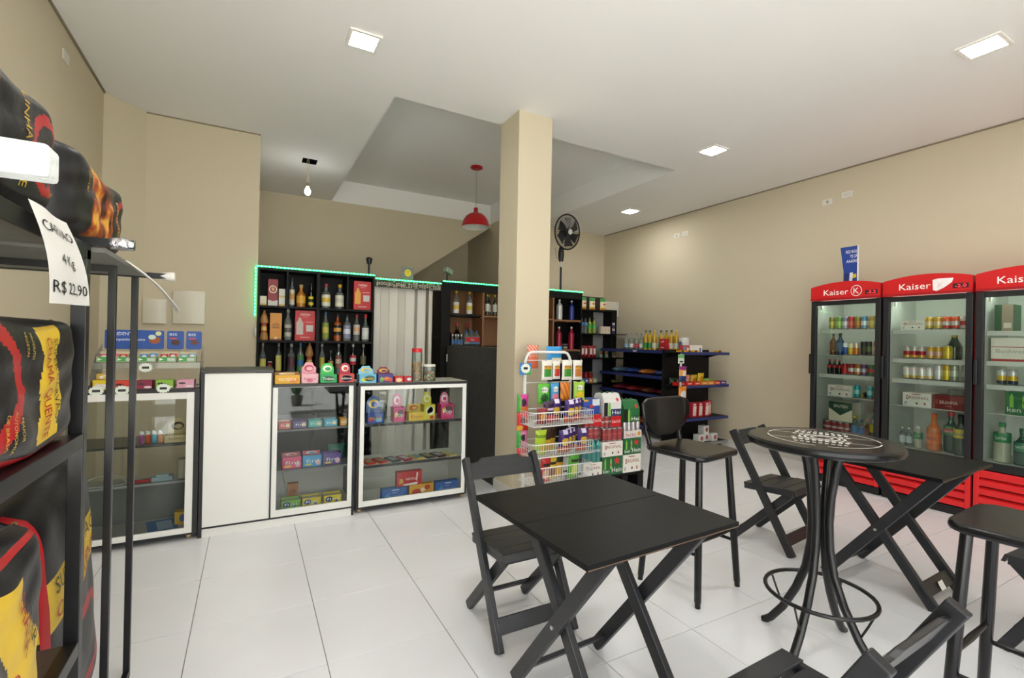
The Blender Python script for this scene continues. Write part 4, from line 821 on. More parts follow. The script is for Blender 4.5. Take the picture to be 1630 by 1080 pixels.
# liquor: row tables (x, height, radius, body, cap, label colour, extra)
amb = M('spirit_amber', 'b87420', .1, coat=.4); bourb = M('spirit_bourbon', 'a04a14', .1, coat=.4); dkb = M('bottle_dark', '14120f', .12, coat=.4); tan = M('bottle_tan', 'b08048', .4, var=.15, scale=12); clr = glass_mat('spirit_glass', 'd8e0dc', 1.5, .14)
G1 = 'on the top liquor shelf'; G2 = 'on the middle liquor shelf'; G3 = 'on the lower liquor shelf'
YL = 5.66
def lq(key, x, z, h, r, body, cap, lc, nm, G, **kw): return bottle('lq'+key, h, r, body, cap, nm+' '+G, (x, kw.pop('y', YL), z+.001), 0, 'bottles '+G, label_col=lc, name='liquor_bottle', **kw)
z1, z2, z3 = 1.735, 1.375, 1.01
carton('l1', .062, .10, .06, 'e0d8b8', lambda b, w, h, y: b.face_y([(-w/2, 0), (w/2, 0), (w/2, h*.2), (-w/2, h*.2)], y, 'c8a850'), 'small cream box '+G1, (.116, YL, z1+.001))
carton('l2', .092, .28, .09, '8e1e28', lambda b, w, h, y: (b.disc_y(0, h*.62, w*.42, h*.15, y, 'e0d0b0'), b.disc_y(0, h*.62, w*.32, h*.11, y-.0005, '9a2830'), b.disc_y(0, h*.63, w*.16, h*.07, y-.001, 'd8a070'), b.face_y([(-w/2, 0), (w/2, 0), (w/2, h*.22), (0, h*.18), (-w/2, h*.22)], y, 'd4ccc4')), 'tall dark red gift tin with a cream crest '+G1, (.204, YL, z1+.001))
carton('l3', .060, .185, .06, 'dcdccc', lambda b, w, h, y: (b.face_y([(-w/2, h*.5), (w/2, h*.5), (w/2, h*.62), (-w/2, h*.62)], y, 'd8b868'), b.face_y([(-w/2, 0), (w/2, 0), (w/2, h*.12), (-w/2, h*.12)], y, 'd8b050')), 'slim white and yellow box '+G1, (.291, YL, z1+.001))
lq('a', .388, z1, .31, .027, clr, '2a3040', 'd0c8b0', 'tall clear bottle with a cream label and dark cap', G1, lab=(.08, .6), lab2='c89850')
lq('b', .479, z1, .245, .045, amb, 'b89860', 'e0a838', 'wide amber bottle with a tan stopper', G1, lab=(.18, .5), neck=.38)
lq('c', .580, z1, .27, .028, dkb, '1a1a1a', 'd8c830', 'slim dark bottle with yellow bands', G1, lab=(.1, .45), lab2='20201c')
lq('d', .733, z1, .275, .048, clr, 'a02838', 'e0dcc8', 'clear gin bottle with a dark red stopper', G1, lab=(.1, .55), lab2='d8b840', neck=.36, shape='square')
lq('e', .878, z1, .278, .048, clr, 'e0b020', 'e0dcc8', 'clear gin bottle with a yellow stopper', G1, lab=(.1, .55), lab2='c8c8b8', neck=.36, shape='square')
def camp(b, w, h, y):
    b.text_y('CAMPARI', 0, h*.83, h*.07, y, 'f0e4dc', w*.5); b.face_y([(-w*.12, h*.78), (w*.15, h*.78), (w*.15, h*.795), (-w*.12, h*.795)], y, 'e89890')
    b.face_y([(-w*.44, h*.2), (-w*.1, h*.2), (-w*.1, h*.6), (-w*.18, h*.66), (-w*.22, h*.76), (-w*.33, h*.76), (-w*.36, h*.66), (-w*.44, h*.6)], y, 'e0a030' if w < .195 else 'c8b8b0')
    b.face_y([(.06*w, h*.3), (.4*w, h*.3), (.42*w, h*.52), (.04*w, h*.52)], y, 'c8c4c0'); b.face_y([(.0, h*.6), (w*.4, h*.6), (w*.4, h*.625), (.0, h*.625)], y, 'e0a8a0'); b.face_y([(-w*.25, h*.1), (w*.25, h*.1), (w*.25, h*.12), (-w*.25, h*.12)], y, 'f0d0c8')
carton('cp1', .19, .325, .10, 'c01c20', camp, 'red aperitif gift box with a gold bottle picture '+G1, (1.118, YL, z1+.001))
def tiki(key, h):
    def f(b): b.lathe([(0, 0), (.038, 0), (.04, .02), (.036, h*.2), (.028, h*.25), (.026, h*.55), (.040, h*.58), (.042, h*.66), (.030, h*.80), (.020, h*.90), (.012, h*.93), (.010, h), (0, h)], tan, 14)
    def l(b): b.lathe([(.0285, h*.26), (.0275, h*.54)], hexm('b04a28'), 14); b.lathe([(.029, h*.32), (.0285, h*.46)], hexm('e0c060'), 14)
    return f, l
def put_tiki(key, x, z, h, label):
    f, l = tiki(key, h); put('tiki'+key, f, 'liquor_bottle', label, 'bottle', (x, YL, z+.001), 0, None, None, [('tikil'+key, l, 'label')])
put_tiki('1', .128, z2, .31, 'tan sculpted bottle with red and gold label '+G2)
carton('ob', .11, .285, .08, 'd8922c', lambda b, w, h, y: (b.disc_y(0, h*.55, w*.36, h*.10, y, 'b87820'), b.face_y([(-w*.36, h*.44), (w*.36, h*.44), (w*.36, h*.47), (-w*.36, h*.47)], y, '8a5418'), b.face_y([(-w/2, 0), (w/2, 0), (w/2, h*.06), (-w/2, h*.06)], y, '8a4a1c'), b.disc_y(0, h*.08, w*.14, h*.04, y-.0005, 'f0d890')), 'orange whisky box '+G2, (.238, YL, z2+.001))
lq('f', .356, z2, .335, .036, clr, 'a8a8a0', 'b8b8ac', 'clear bottle with a diagonal silver label', G2, lab=(.12, .5), lab2='5a5a54')
carton('cp2', .197, .325, .10, 'c41c20', camp, 'red aperitif gift box with a silver bottle picture '+G2, (.522, YL, z2+.001))
lq('g', .734, z2, .325, .036, clr, '2a6a9a', '8a9a3a', 'clear bottle with blue cap and green label', G2, lab=(.08, .62), lab2='c8c060')
lq('h', .861, z2, .30, .042, bourb, '1c1a18', '2a2018', 'square bourbon bottle with black label', G2, lab=(.22, .6), shape='square', neck=.3, lab2='e0a848')
lq('i', .964, z2, .30, .042, clr, '2a2a30', '8890a8', 'square clear bottle with grey-blue print', G2, lab=(.1, .6), shape='square', neck=.3, lab2='d8dce8')
lq('j', 1.069, z2, .305, .036, clr, 'c02a38', 'c8beb4', 'clear vodka bottle with a red cap', G2, lab=(.25, .62), lab2='d8a080')
lq('k', 1.168, z2, .315, .040, clr, 'b82430', 'dcdcd8', 'white-labelled bottle with red cap and red foot band', G2, lab=(.08, .5), lab2='e8e8e8', neck=.42)
lq('l', .122, z3, .335, .030, clr, 'a8988c', 'd0c868', 'clear bottle with a cream-yellow square label beside the small jar', G3, lab=(.12, .5))
lq('n', .272, z3, .335, .030, clr, 'b0a090', 'd8cc70', 'clear bottle with a tall yellow label before the divider', G3, lab=(.12, .6))
bottle('lqjar', .14, .022, M('jar_red', '8a2a2c', .3), 'c8c8c4', 'small red jar with a white lid between two yellow-labelled bottles', (.190, YL, z3+.001), neck=.2, capr=.018, name='jar', cat='jar')
lq('m', .394, z3, .33, .038, clr, 'c0c0bc', '5a3a3c', 'clear bottle with a dark red label and silver cap', G3, lab=(.2, .58))
lq('o', .485, z3, .34, .034, clr, '2a70b0', '4a8a4a', 'clear bottle with blue cap and green-blue label', G3, lab=(.1, .6), lab2='3a70a8')
put_tiki('2', .575, z3, .34, 'tan sculpted bottle beside the blue-capped one '+G3)
lq('p', .704, z3, .335, .030, clr, 'c8c8c4', 'b8b040', 'clear bottle with yellow-green label beside the divider', G3, lab=(.2, .55))
lq('q', .796, z3, .26, .027, dkb, '4a4030', 'c0a060', 'short dark bottle with tan label', G3, lab=(.15, .55))
lq('r', .880, z3, .335, .034, clr, 'a8a8a4', '8a5a4a', 'clear bottle with copper label', G3, lab=(.2, .6), lab2='d0b8a8')
lq('s', 1.035, z3, .335, .035, dkb, 'd8d8d4', 'c02a38', 'black bottle with white and red bands', G3, lab=(.3, .62), lab2='e0e0dc')
lq('t', 1.150, z3, .335, .034, dkb, 'b8b8ac', '6a6a50', 'dark bottle with an olive label', G3, lab=(.3, .6))
# folding door and printed frieze
t = thing('folding_door', 'pale accordion folding door with one dark gap beside the liquor shelf', 'door')
pv = M('pvc_cream', 'cfcbc0', .4, var=.03, scale=3); pg = M('pvc_grey', '9c9a94', .4)
xs = [1.245, 1.33, 1.435, 1.53, 1.625, 1.73, 1.775, 1.87]
for k in range(7):
    b = MB(); a, c = xs[k], xs[k+1]; dy = .02 if k % 2 == 0 else 0
    b.prism([(a+.001, 5.63+dy), (c-.001, 5.65-dy), (c-.001, 5.656-dy), (a+.001, 5.636+dy)], .01, 2.03, pg if k == 5 else pv, 'z'); b.build('panel', t)
    b = MB(); b.tube([(c, 5.645-dy, .01), (c, 5.645-dy, 2.03)], .004, pv, 6); b.build('hinge', t)
b = MB(); b.box(1.905, 1.945, 5.60, 5.66, .0, 2.03, pv); b.build('jamb', t)
b = MB(); b.box(1.24, 2.04, 5.60, 5.67, 2.032, 2.06, kbl); b.build('track', t)
t = thing('frieze', 'dark banner strip with pale bottle and letter prints above the folding door', 'banner')
b = MB(); b.box(1.241, 2.042, BY-.002, BY+.012, 2.010, 2.092, M('frieze_dark', '2b2824', .6)); b.build('strip', t)
b = MB(); rnd = random.Random(5); x = 1.26
while x < 2.02:
    w = rnd.choice((.012, .02, .028)); k = rnd.random(); c = 'b4aa94'
    if k < .15: b.disc_y(x+.014, 2.05, .016, .018, BY-.0026, c); b.disc_y(x+.014, 2.05, .009, .010, BY-.0032, '2b2824'); w = .03
    elif k < .3: b.face_y([(x, 2.02), (x+.014, 2.02), (x+.014, 2.055), (x+.009, 2.065), (x+.009, 2.084), (x+.005, 2.084), (x+.005, 2.065), (x, 2.055)], BY-.0026, c); w = .016
    else:
        for z in (2.018, 2.036, 2.054, 2.072):
            if rnd.random() < .8: b.face_y([(x, z), (x+w*rnd.uniform(.5, 1), z), (x+w*.9, z+.011), (x, z+.011)], BY-.0026, c)
    x += w+.004
b.build('print', t)['kind'] = 'stuff'
led(t, (1.243, BY-.01, 2.10), (2.04, BY-.01, 2.10))
# brown-lined cabinet, partly behind the column
t = thing('wood_cabinet', 'black cabinet with brown wooden compartments and a green light strip, behind the column', 'cabinet')
X0, X1, D = 2.048, 4.18, .32
b = MB(); b.box(X0, 2.165, BY, BY+D, 0, 2.10, kbl); b.build('side', t); b = MB(); b.box(X1-.02, X1, BY, BY+D, 0, 2.10, kbl); b.build('side', t); b = MB(); b.box(X0, X1, BY-.004, BY+D, 2.10, 2.13, kbl); b.build('top', t)
b = MB(); b.box(2.165, X1-.02, BY, BY+.02, 2.03, 2.10, kbl); b.build('cornice', t)
b = MB(); b.box(2.165, 3.87, BY+D-.012, BY+D, 0, 2.10, brw); b.build('back', t); b = MB(); b.box(3.87, X1-.02, BY+D-.012, BY+D, 0, 2.10, kbl); b.build('back', t)
for x in (2.615, 3.15, 3.69):
    b = MB(); b.box(x-.012, x+.012, BY+.002, BY+D-.012, 1.30, 2.10, brw); b.build('divider', t)
for a, c, z, m in ((2.165, 2.603, 1.735, kbl), (2.627, 3.138, 1.735, brw), (3.162, 3.678, 1.735, brw), (3.702, 4.16, 1.728, brw), (2.165, 3.678, 1.345, kbl), (3.702, 4.16, 1.31, brw)):
    b = MB(); b.box(a, c, BY+.004, BY+D-.012, z-.022, z, m); b.build('shelf_board', t)
b = MB(); b.box(2.165, X1-.02, BY+.02, BY+.04, 0, 1.30, kbl); b.build('lower_panel', t)
for x, z in ((2.585, 1.708), (3.72, 1.70), (4.14, 1.70), (3.92, 1.70), (4.14, 1.283)):
    b = MB(); b.tube([(x, BY-.002, z), (x, BY+.006, z)], .007, nailm, 8); b.build('shelf_pin', t)
led(t, (X0+.01, BY-.01, 2.133), (X1, BY-.01, 2.133))
GB = 'in the brown-lined cabinet'
for x, nm in ((2.292, 'beside the black stile'), (2.474, 'beside the brown divider')): bottle('cach', .305, .038, clr, 'e0c030', 'clear cachaça bottle with yellow cap and label '+nm, (x, YL+.02, 1.736), 0, 'cachaça bottles in the cabinet', label_col='e0dcd4', lab2='d8c048', lab=(.06, .52), name='liquor_bottle')
for x, y, nm in ((2.71, 5.64, 'beside the brown divider'), (2.785, 5.74, 'behind the other two'), (2.832, 5.66, 'nearest the column')): bottle('wine', .285, .028, M('wine_green', '1c2e22', .12, coat=.4), 'a8b830', 'green wine bottle with pale label '+nm, (x, y, 1.736), 0, 'green wine bottles in the cabinet', label_col='c8ccc0', lab=(.2, .55), name='wine_bottle')
for x, y, nm in ((2.225, 5.79, 'beside the black stile'), (2.36, 5.80, 'behind the pump bottles'), (2.50, 5.80, 'behind the water pack')): bottle('magn', .285, .05, M('wine_black', '120c0e', .12, coat=.4), 'b01c2c', 'large black wine bottle with a red capsule '+nm, (x, y, 1.346), 0, 'red-capped wine bottles', neck=.42, name='wine_bottle')
for k in range(4): bottle('pump', .14, .0165, pet, 'e4e4e0', 'small clear pump bottle in the row before the red-capped wine', (2.222+.039*k, 5.60, 1.346), 0, 'small pump bottles', label_col='4a78b0', lab=(.15, .5), neck=.5, capr=.008)
def wpack(b):
    for i in range(3):
        for j in range(2): b.lathe([(0, 0), (.033, 0), (.034, .02), (.034, .11), (.03, .14), (.014, .17), (.014, .185), (0, .185)], pet, 12, ((-.07+.07*i), -.035+.07*j, 0))
def wwrap(b): b.box(-.106, .106, -.071, .071, .02, .12, glass_mat('wrap_film', 'e8ecf0', 1.35, .2)); b.face_y([(-.10, .05), (.104, .045), (.104, .11), (-.10, .105)], -.0725, 'b82430'); b.face_y([(-.05, .022), (.104, .022), (.104, .045), (-.04, .05)], -.0725, '3a74a0'); b.text_y('Agua', .0, .07, .02, -.0731, 'f0e8e8')
put('wpack', wpack, 'water_pack', 'wrapped pack of water bottles with red band '+GB, 'bottle pack', (2.478, 5.64, 1.346), 0, None, None, [('wwrap', wwrap, 'wrap')])
for i in range(3): put('bcap', lambda b: b.lathe([(.0145, .165), (.0145, .192), (0, .192)], hexm('2a5aa0'), 10), 'cap', '', '', (-.07+.07*i, -.035, 0), 0, None, bpy.data.objects['water_pack'])
def thermos(col, top, x, z, h, nm): bottle('th'+col+top, h, .045, M('enamel_'+col, col, .25, .2), top, nm+' '+GB, (x, 5.66, z), 0, 'thermos bottles', neck=.22, capr=.014, name='thermos', cat='thermos', label_col=None)
thermos('c8ccc8', 'dcdcd4', 3.86, 1.729, .29, 'pale grey metal spray bottle'); thermos('27357a', 'dcdcdc', 4.07, 1.729, .285, 'dark blue metal spray bottle')
thermos('8e1c34', 'e0d8d4', 3.86, 1.311, .32, 'dark red metal spray bottle beside the brown divider'); thermos('961c38', 'e4dcd8', 4.075, 1.311, .325, 'dark red metal spray bottle before the black back panel')
bottle('lowjar', .075, .038, pet, 'b0b0a8', 'short clear jar between the dark red bottles', (3.968, 5.66, 1.311), neck=.2, capr=.034, name='jar', cat='jar', label_col='8a8a80')
# dark woven bar
bm_ = M('woven_dark', '1a1a1c', .6)
def weave():
    nt = bm_.node_tree; N = nt.nodes; L = nt.links; tc = N.new('ShaderNodeTexCoord'); mp = N.new('ShaderNodeMapping'); mp.inputs['Rotation'].default_value = (0, PI/2, 0)
    br = N.new('ShaderNodeTexBrick'); br.inputs['Scale'].default_value = 11; br.inputs['Color1'].default_value = lin('2e2e31'); br.inputs['Color2'].default_value = lin('151517'); br.inputs['Mortar'].default_value = lin('4c4a47'); br.inputs['Mortar Size'].default_value = .03
    nz = N.new('ShaderNodeTexNoise'); nz.inputs['Scale'].default_value = 40; mx = N.new('ShaderNodeMix'); mx.data_type = 'RGBA'; mx.blend_type = 'MULTIPLY'; mx.inputs['Factor'].default_value = .25
    L.new(tc.outputs['Object'], mp.inputs[0]); L.new(mp.outputs[0], br.inputs['Vector']); L.new(tc.outputs['Object'], nz.inputs['Vector']); L.new(br.outputs['Color'], mx.inputs['A']); L.new(nz.outputs['Color'], mx.inputs['B']); L.new(mx.outputs['Result'], N['Principled BSDF'].inputs['Base Color'])
    bp = N.new('ShaderNodeBump'); bp.inputs['Strength'].default_value = .35; L.new(br.outputs['Fac'], bp.inputs['Height']); L.new(bp.outputs['Normal'], N['Principled BSDF'].inputs['Normal'])
weave()
t = thing('bar_counter', 'tall dark woven-textured bar side panel between the column and the cabinet', 'counter')
b = MB(); b.box(2.105, 2.40, 4.10, 5.49, 0, 1.325, bm_); b.build('body', t); b = MB(); b.box(2.095, 2.41, 4.095, 5.50, 1.325, 1.345, M('bar_top', '2a2926', .4, var=.3, scale=20)); b.build('top', t, bevel=.002)
b = MB(); b.box(2.088, 2.095, 5.43, 5.46, 1.15, 1.24, 'd0d0cc'); b.build('wall_plate', t)
# corner snack shelf
SY = 6.60
t = thing('snack_shelf', 'black snack shelf with pale striped back in the far corner', 'shelf'); stp = M('stripe_grey', '9b9c9e', .6)
for a, c, m, z in ((4.90, 5.13, stp, 1.985), (5.13, 5.42, kbl, 2.23), (5.42, 5.645, stp, 1.985), (5.645, 5.965, kbl, 2.02)):
    b = MB(); b.box(a, c, SY+.26, SY+.275, 0, z, m); b.build('back_panel', t)
b = MB(); b.box(4.90, 5.645, SY+.252, SY+.26, 1.985, 2.235, M('shelf_dark_brown', '2a201a', .6, var=.3, scale=10)); b.build('top_panel', t)
for x in (4.89, 5.255, 5.65):
    b = MB(); b.box(x-.009, x+.009, SY+.02, SY+.252, 0, 2.235 if x < 5.2 else 1.985, kbl); b.build('upright', t) if x != 5.255 else None
for z, x1 in ((1.985, 5.641), (1.572, 5.641), (1.148, 5.96), (.706, 5.96), (.25, 5.96)):
    b = MB(); b.box(4.899, x1, SY, SY+.25, z-.02, z, kbl); b.build('shelf_board', t)
b = MB(); b.box(5.66, 5.965, SY, SY+.25, 1.56, 1.572, kbl); b.build('shelf_board', t)
b = MB(); b.box(5.70, 5.985, SY+.28, SY+.30, 1.9, 2.175, M('panel_beige', 'c8c0b0', .6)); b.box(5.965, 5.985, SY+.24, SY+.28, 1.9, 2.175, 'dedad0'); b.build('rear_board', t)
GS = 'corner snack shelf'
for k, x in enumerate((5.073, 5.263, 5.50)): snack('gtop', .128, .215, .06, lambda u, v: '2f8a3c' if v > .7 else ('c83030' if .42 < v < .56 and u > .35 else ('d89a34' if v < .25 else 'e0d4b0')), 'green-topped cream snack bag on the highest shelf of the '+GS, (x, SY+.10, 1.986), 0, 'green-topped snack bags on the corner shelf')
for k, x in enumerate((5.035, 5.115)): bottle('wt5', .265, .034, pet, '2a3a4a', 'large water bottle with blue label on the '+GS, (x, SY+.09, 1.573), 0, 'water bottles on the corner shelf', label_col='3a7ab0', lab=(.55, .72), neck=.26)
for k, x in enumerate((5.205, 5.30)): bottle('gs5', .28, .040, M('soda_olive', '7a8a2a', .15, coat=.3), '1a2a1c', 'olive green soda bottle on the '+GS, (x, SY+.09, 1.573), 0, 'green bottles on the corner shelf', label_col='3aa03c', lab=(.3, .55), neck=.3)
for k in range(3): carton('tet', .072, .13, .06, 'cfc4ae', lambda b, w, h, y: b.disc_y(0, h*.5, w*.12, h*.06, y, 'a8402c'), 'cream milk carton with a small red mark on the '+GS, (5.455+.073*k, SY+.08, 1.573), 0, 'milk cartons on the corner shelf', 'milk_carton', 'carton')
for k, (x, z) in enumerate(((5.70, 1.755), (5.70, 1.62))): carton('hg1', .066, .10, .02, 'e4dcd0', lambda b, w, h, y: (b.face_y([(-w/2, h*.45), (w/2, h*.45), (w/2, h*.7), (-w/2, h*.7)], y, 'c83a30'), b.face_y([(-w/2, 0), (w/2, 0), (w/2, h*.3), (-w/2, h*.3)], y, 'd8901c')), 'white, red and orange pouch on the back panel of the '+GS, (x, SY+.246, z), 0, 'hanging pouches on the corner shelf', 'pouch', 'pouch')
for k, (x, z) in enumerate(((5.785, 1.69), (5.865, 1.69), (5.785, 1.585), (5.865, 1.585))): carton('hg2', .068, .092, .02, 'e0dce0', lambda b, w, h, y: (b.face_y([(-w/2, 0), (w/2, 0), (w/2, h*.55), (-w/2, h*.55)], y, '3a3a7a'), b.disc_y(0, h*.7, w*.2, h*.12, y, 'b8405a')), 'white and navy pouch on the back panel of the '+GS, (x, SY+.246, z), 0, 'hanging pouches on the corner shelf', 'pouch', 'pouch')
for k in range(4): snack('redp5', .10, .21, .05, lambda u, v: 'e8dcd0' if abs(u-.5) < .25 and .25 < v < .8 else '8a1c22', 'dark red and cream snack pouch on the '+GS, (5.045+.09*k, SY+.08+.02*(k % 2), 1.149), 0, 'red pouches on the corner shelf')
for k, (x, h) in enumerate(((5.45, .165), (5.585, .165), (5.755, .10))): snack('grp%d' % (h > .12), .088, h, .04, lambda u, v: 'd8d4c8' if v < .35 and u > .3 else ('c83a2c' if (u-.5)**2+(v-.6)**2 < .05 else '1f6a3c'), 'dark green pouch with red spot on the %s beside %s' % (GS, ('the red pouches', 'the pale stripe', 'the wall')[k]), (x, SY+.08, 1.149), 0, 'green pouches on the corner shelf')
for k in range(3): bottle('tin5', .105, .042, M('tin_red', '8a1820', .3, .2), '8a1820' if k < 2 else '5a8a3a', 'dark red tin stacked on small boxes, %s' % GS if k < 2 else 'red tin with a green lid on the %s' % GS, (5.05+.1*k, SY+.10, .794), 0, 'red tins on the corner shelf', neck=.15, capr=.036, name='tin', cat='tin') if k < 2 else bottle('tin6', .105, .042, M('tin_red', '8a1820', .3, .2), '5a8a3a', 'red tin with a green lid on the '+GS, (5.05+.1*k, SY+.10, .794), 0, 'red tins on the corner shelf', neck=.15, capr=.036, name='tin', cat='tin')
for k, (c, n) in enumerate((('3a9a98', 'teal'), ('2f56b8', 'blue'), ('d8702c', 'orange'), ('9ab89a', 'pale green'))): carton('sb%d' % k, .088, .085, .08, c, lambda b, w, h, y: b.disc_y(0, h*.5, w*.3, h*.25, y, 'e8dcb8'), n+' small box under the tins on the '+GS, (5.05+.092*k, SY+.10, .707), 0, 'small boxes on the corner shelf')
b = MB(); b.lathe([(0, .0), (.11, .005), (.11, .02), (.02, .04), (0, .04)], 'b0a040', 16); tag(b.build('bread_tray', None, (5.80, SY+.125, .707)), 'flat yellow round packet on the corner snack shelf', 'packet')
# ---------------------------------------------------------------- gondola along the right wall with its end cap
navy = M('shelf_navy', '26336e', .4, var=.1, scale=4); gk = M('gondola_black', '0d0d0e', .55, spec=.3)
t = thing('wall_gondola', 'long dark gondola shelving run along the right wall behind the end cap', 'shelf')
b = MB(); b.box(5.865, 5.90, 4.76, 6.50, 0, 1.34, gk); b.build('back_panel', t)
for y in (4.77, 5.6, 6.48):
    b = MB(); b.box(5.82, 5.865, y-.02, y+.02, 0, 1.34, gk); b.build('upright', t)
for z in (1.318, .935, .652, .16):
    b = MB(); b.box(5.31, 5.862, 4.76, 6.50, z-.02, z, gk); b.box(5.30, 5.31, 4.76, 6.50, z-.045, z+.003, navy); b.build('shelf_board', t)
b = MB(); b.box(5.298, 5.30, 5.62, 5.70, 1.283, 1.310, 'c8ccc8'); b.build('price_tag', t)
t = thing('end_gondola', 'end cap of blue-edged gondola shelves beside the bar stool backrest', 'shelf')
b = MB(); b.box(4.95, 5.84, 4.73, 4.755, 0, 1.34, gk); b.build('back_panel', t)
for z in (1.312, .868, .428, .085):
    b = MB(); b.box(4.94, 5.90, 4.43, 4.729, z-.02, z, gk); b.build('shelf_board', t)
    b = MB(); b.prism([(4.94, z-.035), (5.90, z-.035), (5.90, z+.002), (4.94, z+.002)], 4.42, 4.43, navy if z > .2 else M('toe_grey', '8a8a88', .4), 'y'); b.build('shelf_front', t)
    for x in (5.02, 5.80):
        b = MB(); b.prism([(4.46, z-.021), (4.728, z-.021), (4.728, z-.09)], x-.006, x+.006, gk, 'x'); b.build('bracket', t)
b = MB(); b.box(5.0, 5.86, 4.50, 4.72, 0, .05, gk); b.build('base', t)
GG = 'on the dark gondola run'; zt = 1.319
for k, (y, c) in enumerate(((5.96, '8ab0d0'), (5.84, 'd8dcdc'), (5.73, 'c83a4c'), (5.62, 'e0e0dc'))):
    bottle('cl%d' % k, .26, .036, pet, '6a7078', 'clear bottle with %s label %s' % (('blue', 'grey', 'red', 'white')[k], GG), (5.40, y, zt), R9, 'clear bottles on the gondola', label_col=c, lab=(.12, .35), neck=.3)
oil = M('oil_yellow', 'b8941c', .12, coat=.4)
for k, (y, lc, x) in enumerate(((5.515, '2a8a3c', 5.39), (5.43, '2a8a3c', 5.39), (5.345, 'd8d4c0', 5.40), (5.27, '2f8f40', 5.46), (5.18, 'b0981c', 5.48), (5.03, 'e0dcc8', 5.42), (4.92, 'd0ccb8', 5.40))):
    bottle('oil'+lc, .30, .038, oil, '1f4a24' if k not in (2, 6) else 'd8a81c', 'yellow cooking-oil bottle with %s %s' % ({'2a8a3c': 'a green label', 'd8d4c0': 'a cream label and yellow cap', '2f8f40': 'a green label behind the row', 'b0981c': 'no label', 'e0dcc8': 'a white label', 'd0ccb8': 'a pale label near the white tub'}[lc], GG), (x, y, zt), R9, 'oil bottles on the gondola', label_col=lc, lab=(.1, .36), neck=.26)
carton('rb1', .13, .085, .09, 'b8202c', lambda b, w, h, y: b.face_y([(-w*.3, h*.4), (w*.2, h*.4), (w*.2, h*.6), (-w*.3, h*.6)], y, 'e0a0a0'), 'red box lying before the oil bottles '+GG, (5.365, 5.10, zt), R9)
carton('rb2', .11, .085, .09, 'c02430', lambda b, w, h, y: b.face_y([(-w*.3, h*.3), (w*.2, h*.5), (w*.2, h*.7), (-w*.3, h*.5)], y, 'f0d0d0'), 'red box stacked on another red box '+GG, (5.365, 5.10, zt+.0855), R9)
b = MB(); b.lathe([(0, 0), (.066, 0), (.07, .05), (.07, .19), (0, .19)], 'dcdcd8', 18); b.disc_y(.0, .10, .03, .04, -.0712, '5a70a0'); tag(b.build('paper_tub', None, (5.42, 4.80, zt), R9), 'white round tub with a blue mark '+GG, 'tub')
zt = 1.3125
carton('e1', .13, .09, .07, 'b04a4c', lambda b, w, h, y: (b.disc_y(-w*.2, h*.6, w*.2, h*.3, y, '6a8ab0'), b.disc_y(w*.25, h*.4, w*.15, h*.3, y, 'e0d8d0')), 'small red and blue packet on the top of the end cap', (5.086, 4.50, zt+.001))
carton('e2', .055, .092, .07, 'e0dcd4', None, 'narrow white box on the top of the end cap', (5.185, 4.50, zt+.001))
carton('e3', .175, .092, .10, 'e4e2dc', lambda b, w, h, y: b.face_y([(w*.2, 0), (w*.36, 0), (w*.36, h*.65), (w*.2, h*.65)], y, '3a5a9a'), 'wide white box with a blue tab on the top of the end cap', (5.315, 4.52, zt+.001))
for k, x in enumerate((4.99, 5.12, 5.24, 5.72)): carton('ey', .11, .022, .06, 'd8a020', lambda b, w, h, y: b.face_y([(-w*.2, 0), (w*.2, 0), (w*.2, h), (-w*.2, h)], y, '4a3a1c'), 'flat yellow packet along the edge of the end cap top', (x, 4.465, zt+.003), 0, 'flat yellow packets on the end cap', 'packet', 'packet')
def sack(key, w, h, d, c, c2, label, loc, rz=0., group=None):
    """low sack lying on a shelf"""
    def f(b):
        n, m = 10, 6; V = []
        for i in range(n+1):
            u = i/n*2-1; e = (1-abs(u)**4)
            for j in range(m*2): a = 2*PI*j/(m*2); V.append((u*w/2, math.cos(a)*d/2*(.6+.4*e), h/2+math.sin(a)*h/2*(.25+.75*e)))
        for i in range(n):
            cc = c2 if n*.35 < i < n*.65 else c
            for j in range(m*2): b.add([V[i*m*2+j], V[i*m*2+(j+1) % (m*2)], V[(i+1)*m*2+(j+1) % (m*2)], V[(i+1)*m*2+j]], [(0, 1, 2, 3)], hexm(cc, .3), True)
        b.add(V[:m*2], [tuple(range(m*2))], hexm(c, .3)); b.add(V[-m*2:], [tuple(range(m*2))[::-1]], hexm(c, .3))
    return put('sack'+key, f, 'grain_sack', label, 'sack', loc, rz, group)
for k, (y, c, c2, n) in enumerate(((6.12, '4a6a80', '6a8ca0', 'pale blue'), (5.82, '233a78', '31509a', 'dark blue'), (5.50, '9a5a24', 'c07a34', 'orange-brown'), (5.18, '22367a', '2c4a94', 'deep blue'))): sack('b%d' % k, .30, .085, .30, c, c2, n+' sack lying on the middle shelf of the gondola run', (5.46, y, .936), R9, 'sacks on the gondola')
for k, (y, c, c2, n) in enumerate(((6.1, '5a1420', '7a2830', 'dark red'), (5.78, '6a1820', '8a3030', 'wine red'), (5.45, '581c18', '6a4a2a', 'red and brown'), (5.12, '601420', '7a1c2a', 'crimson'))): sack('r%d' % k, .31, .085, .30, c, c2, n+' sack lying on the lower shelf of the gondola run', (5.46, y, .653), R9, 'sacks on the gondola')
for k, (y, c, n) in enumerate(((6.0, '7a4a24', 'brown'), (5.6, '8a3a20', 'rust red'), (5.2, '9a9a90', 'grey'))): sack('g%d' % k, .3, .10, .28, c, c, n+' packet on the floor shelf of the gondola run', (5.46, y, .161), R9, 'sacks on the gondola')
zm = .869
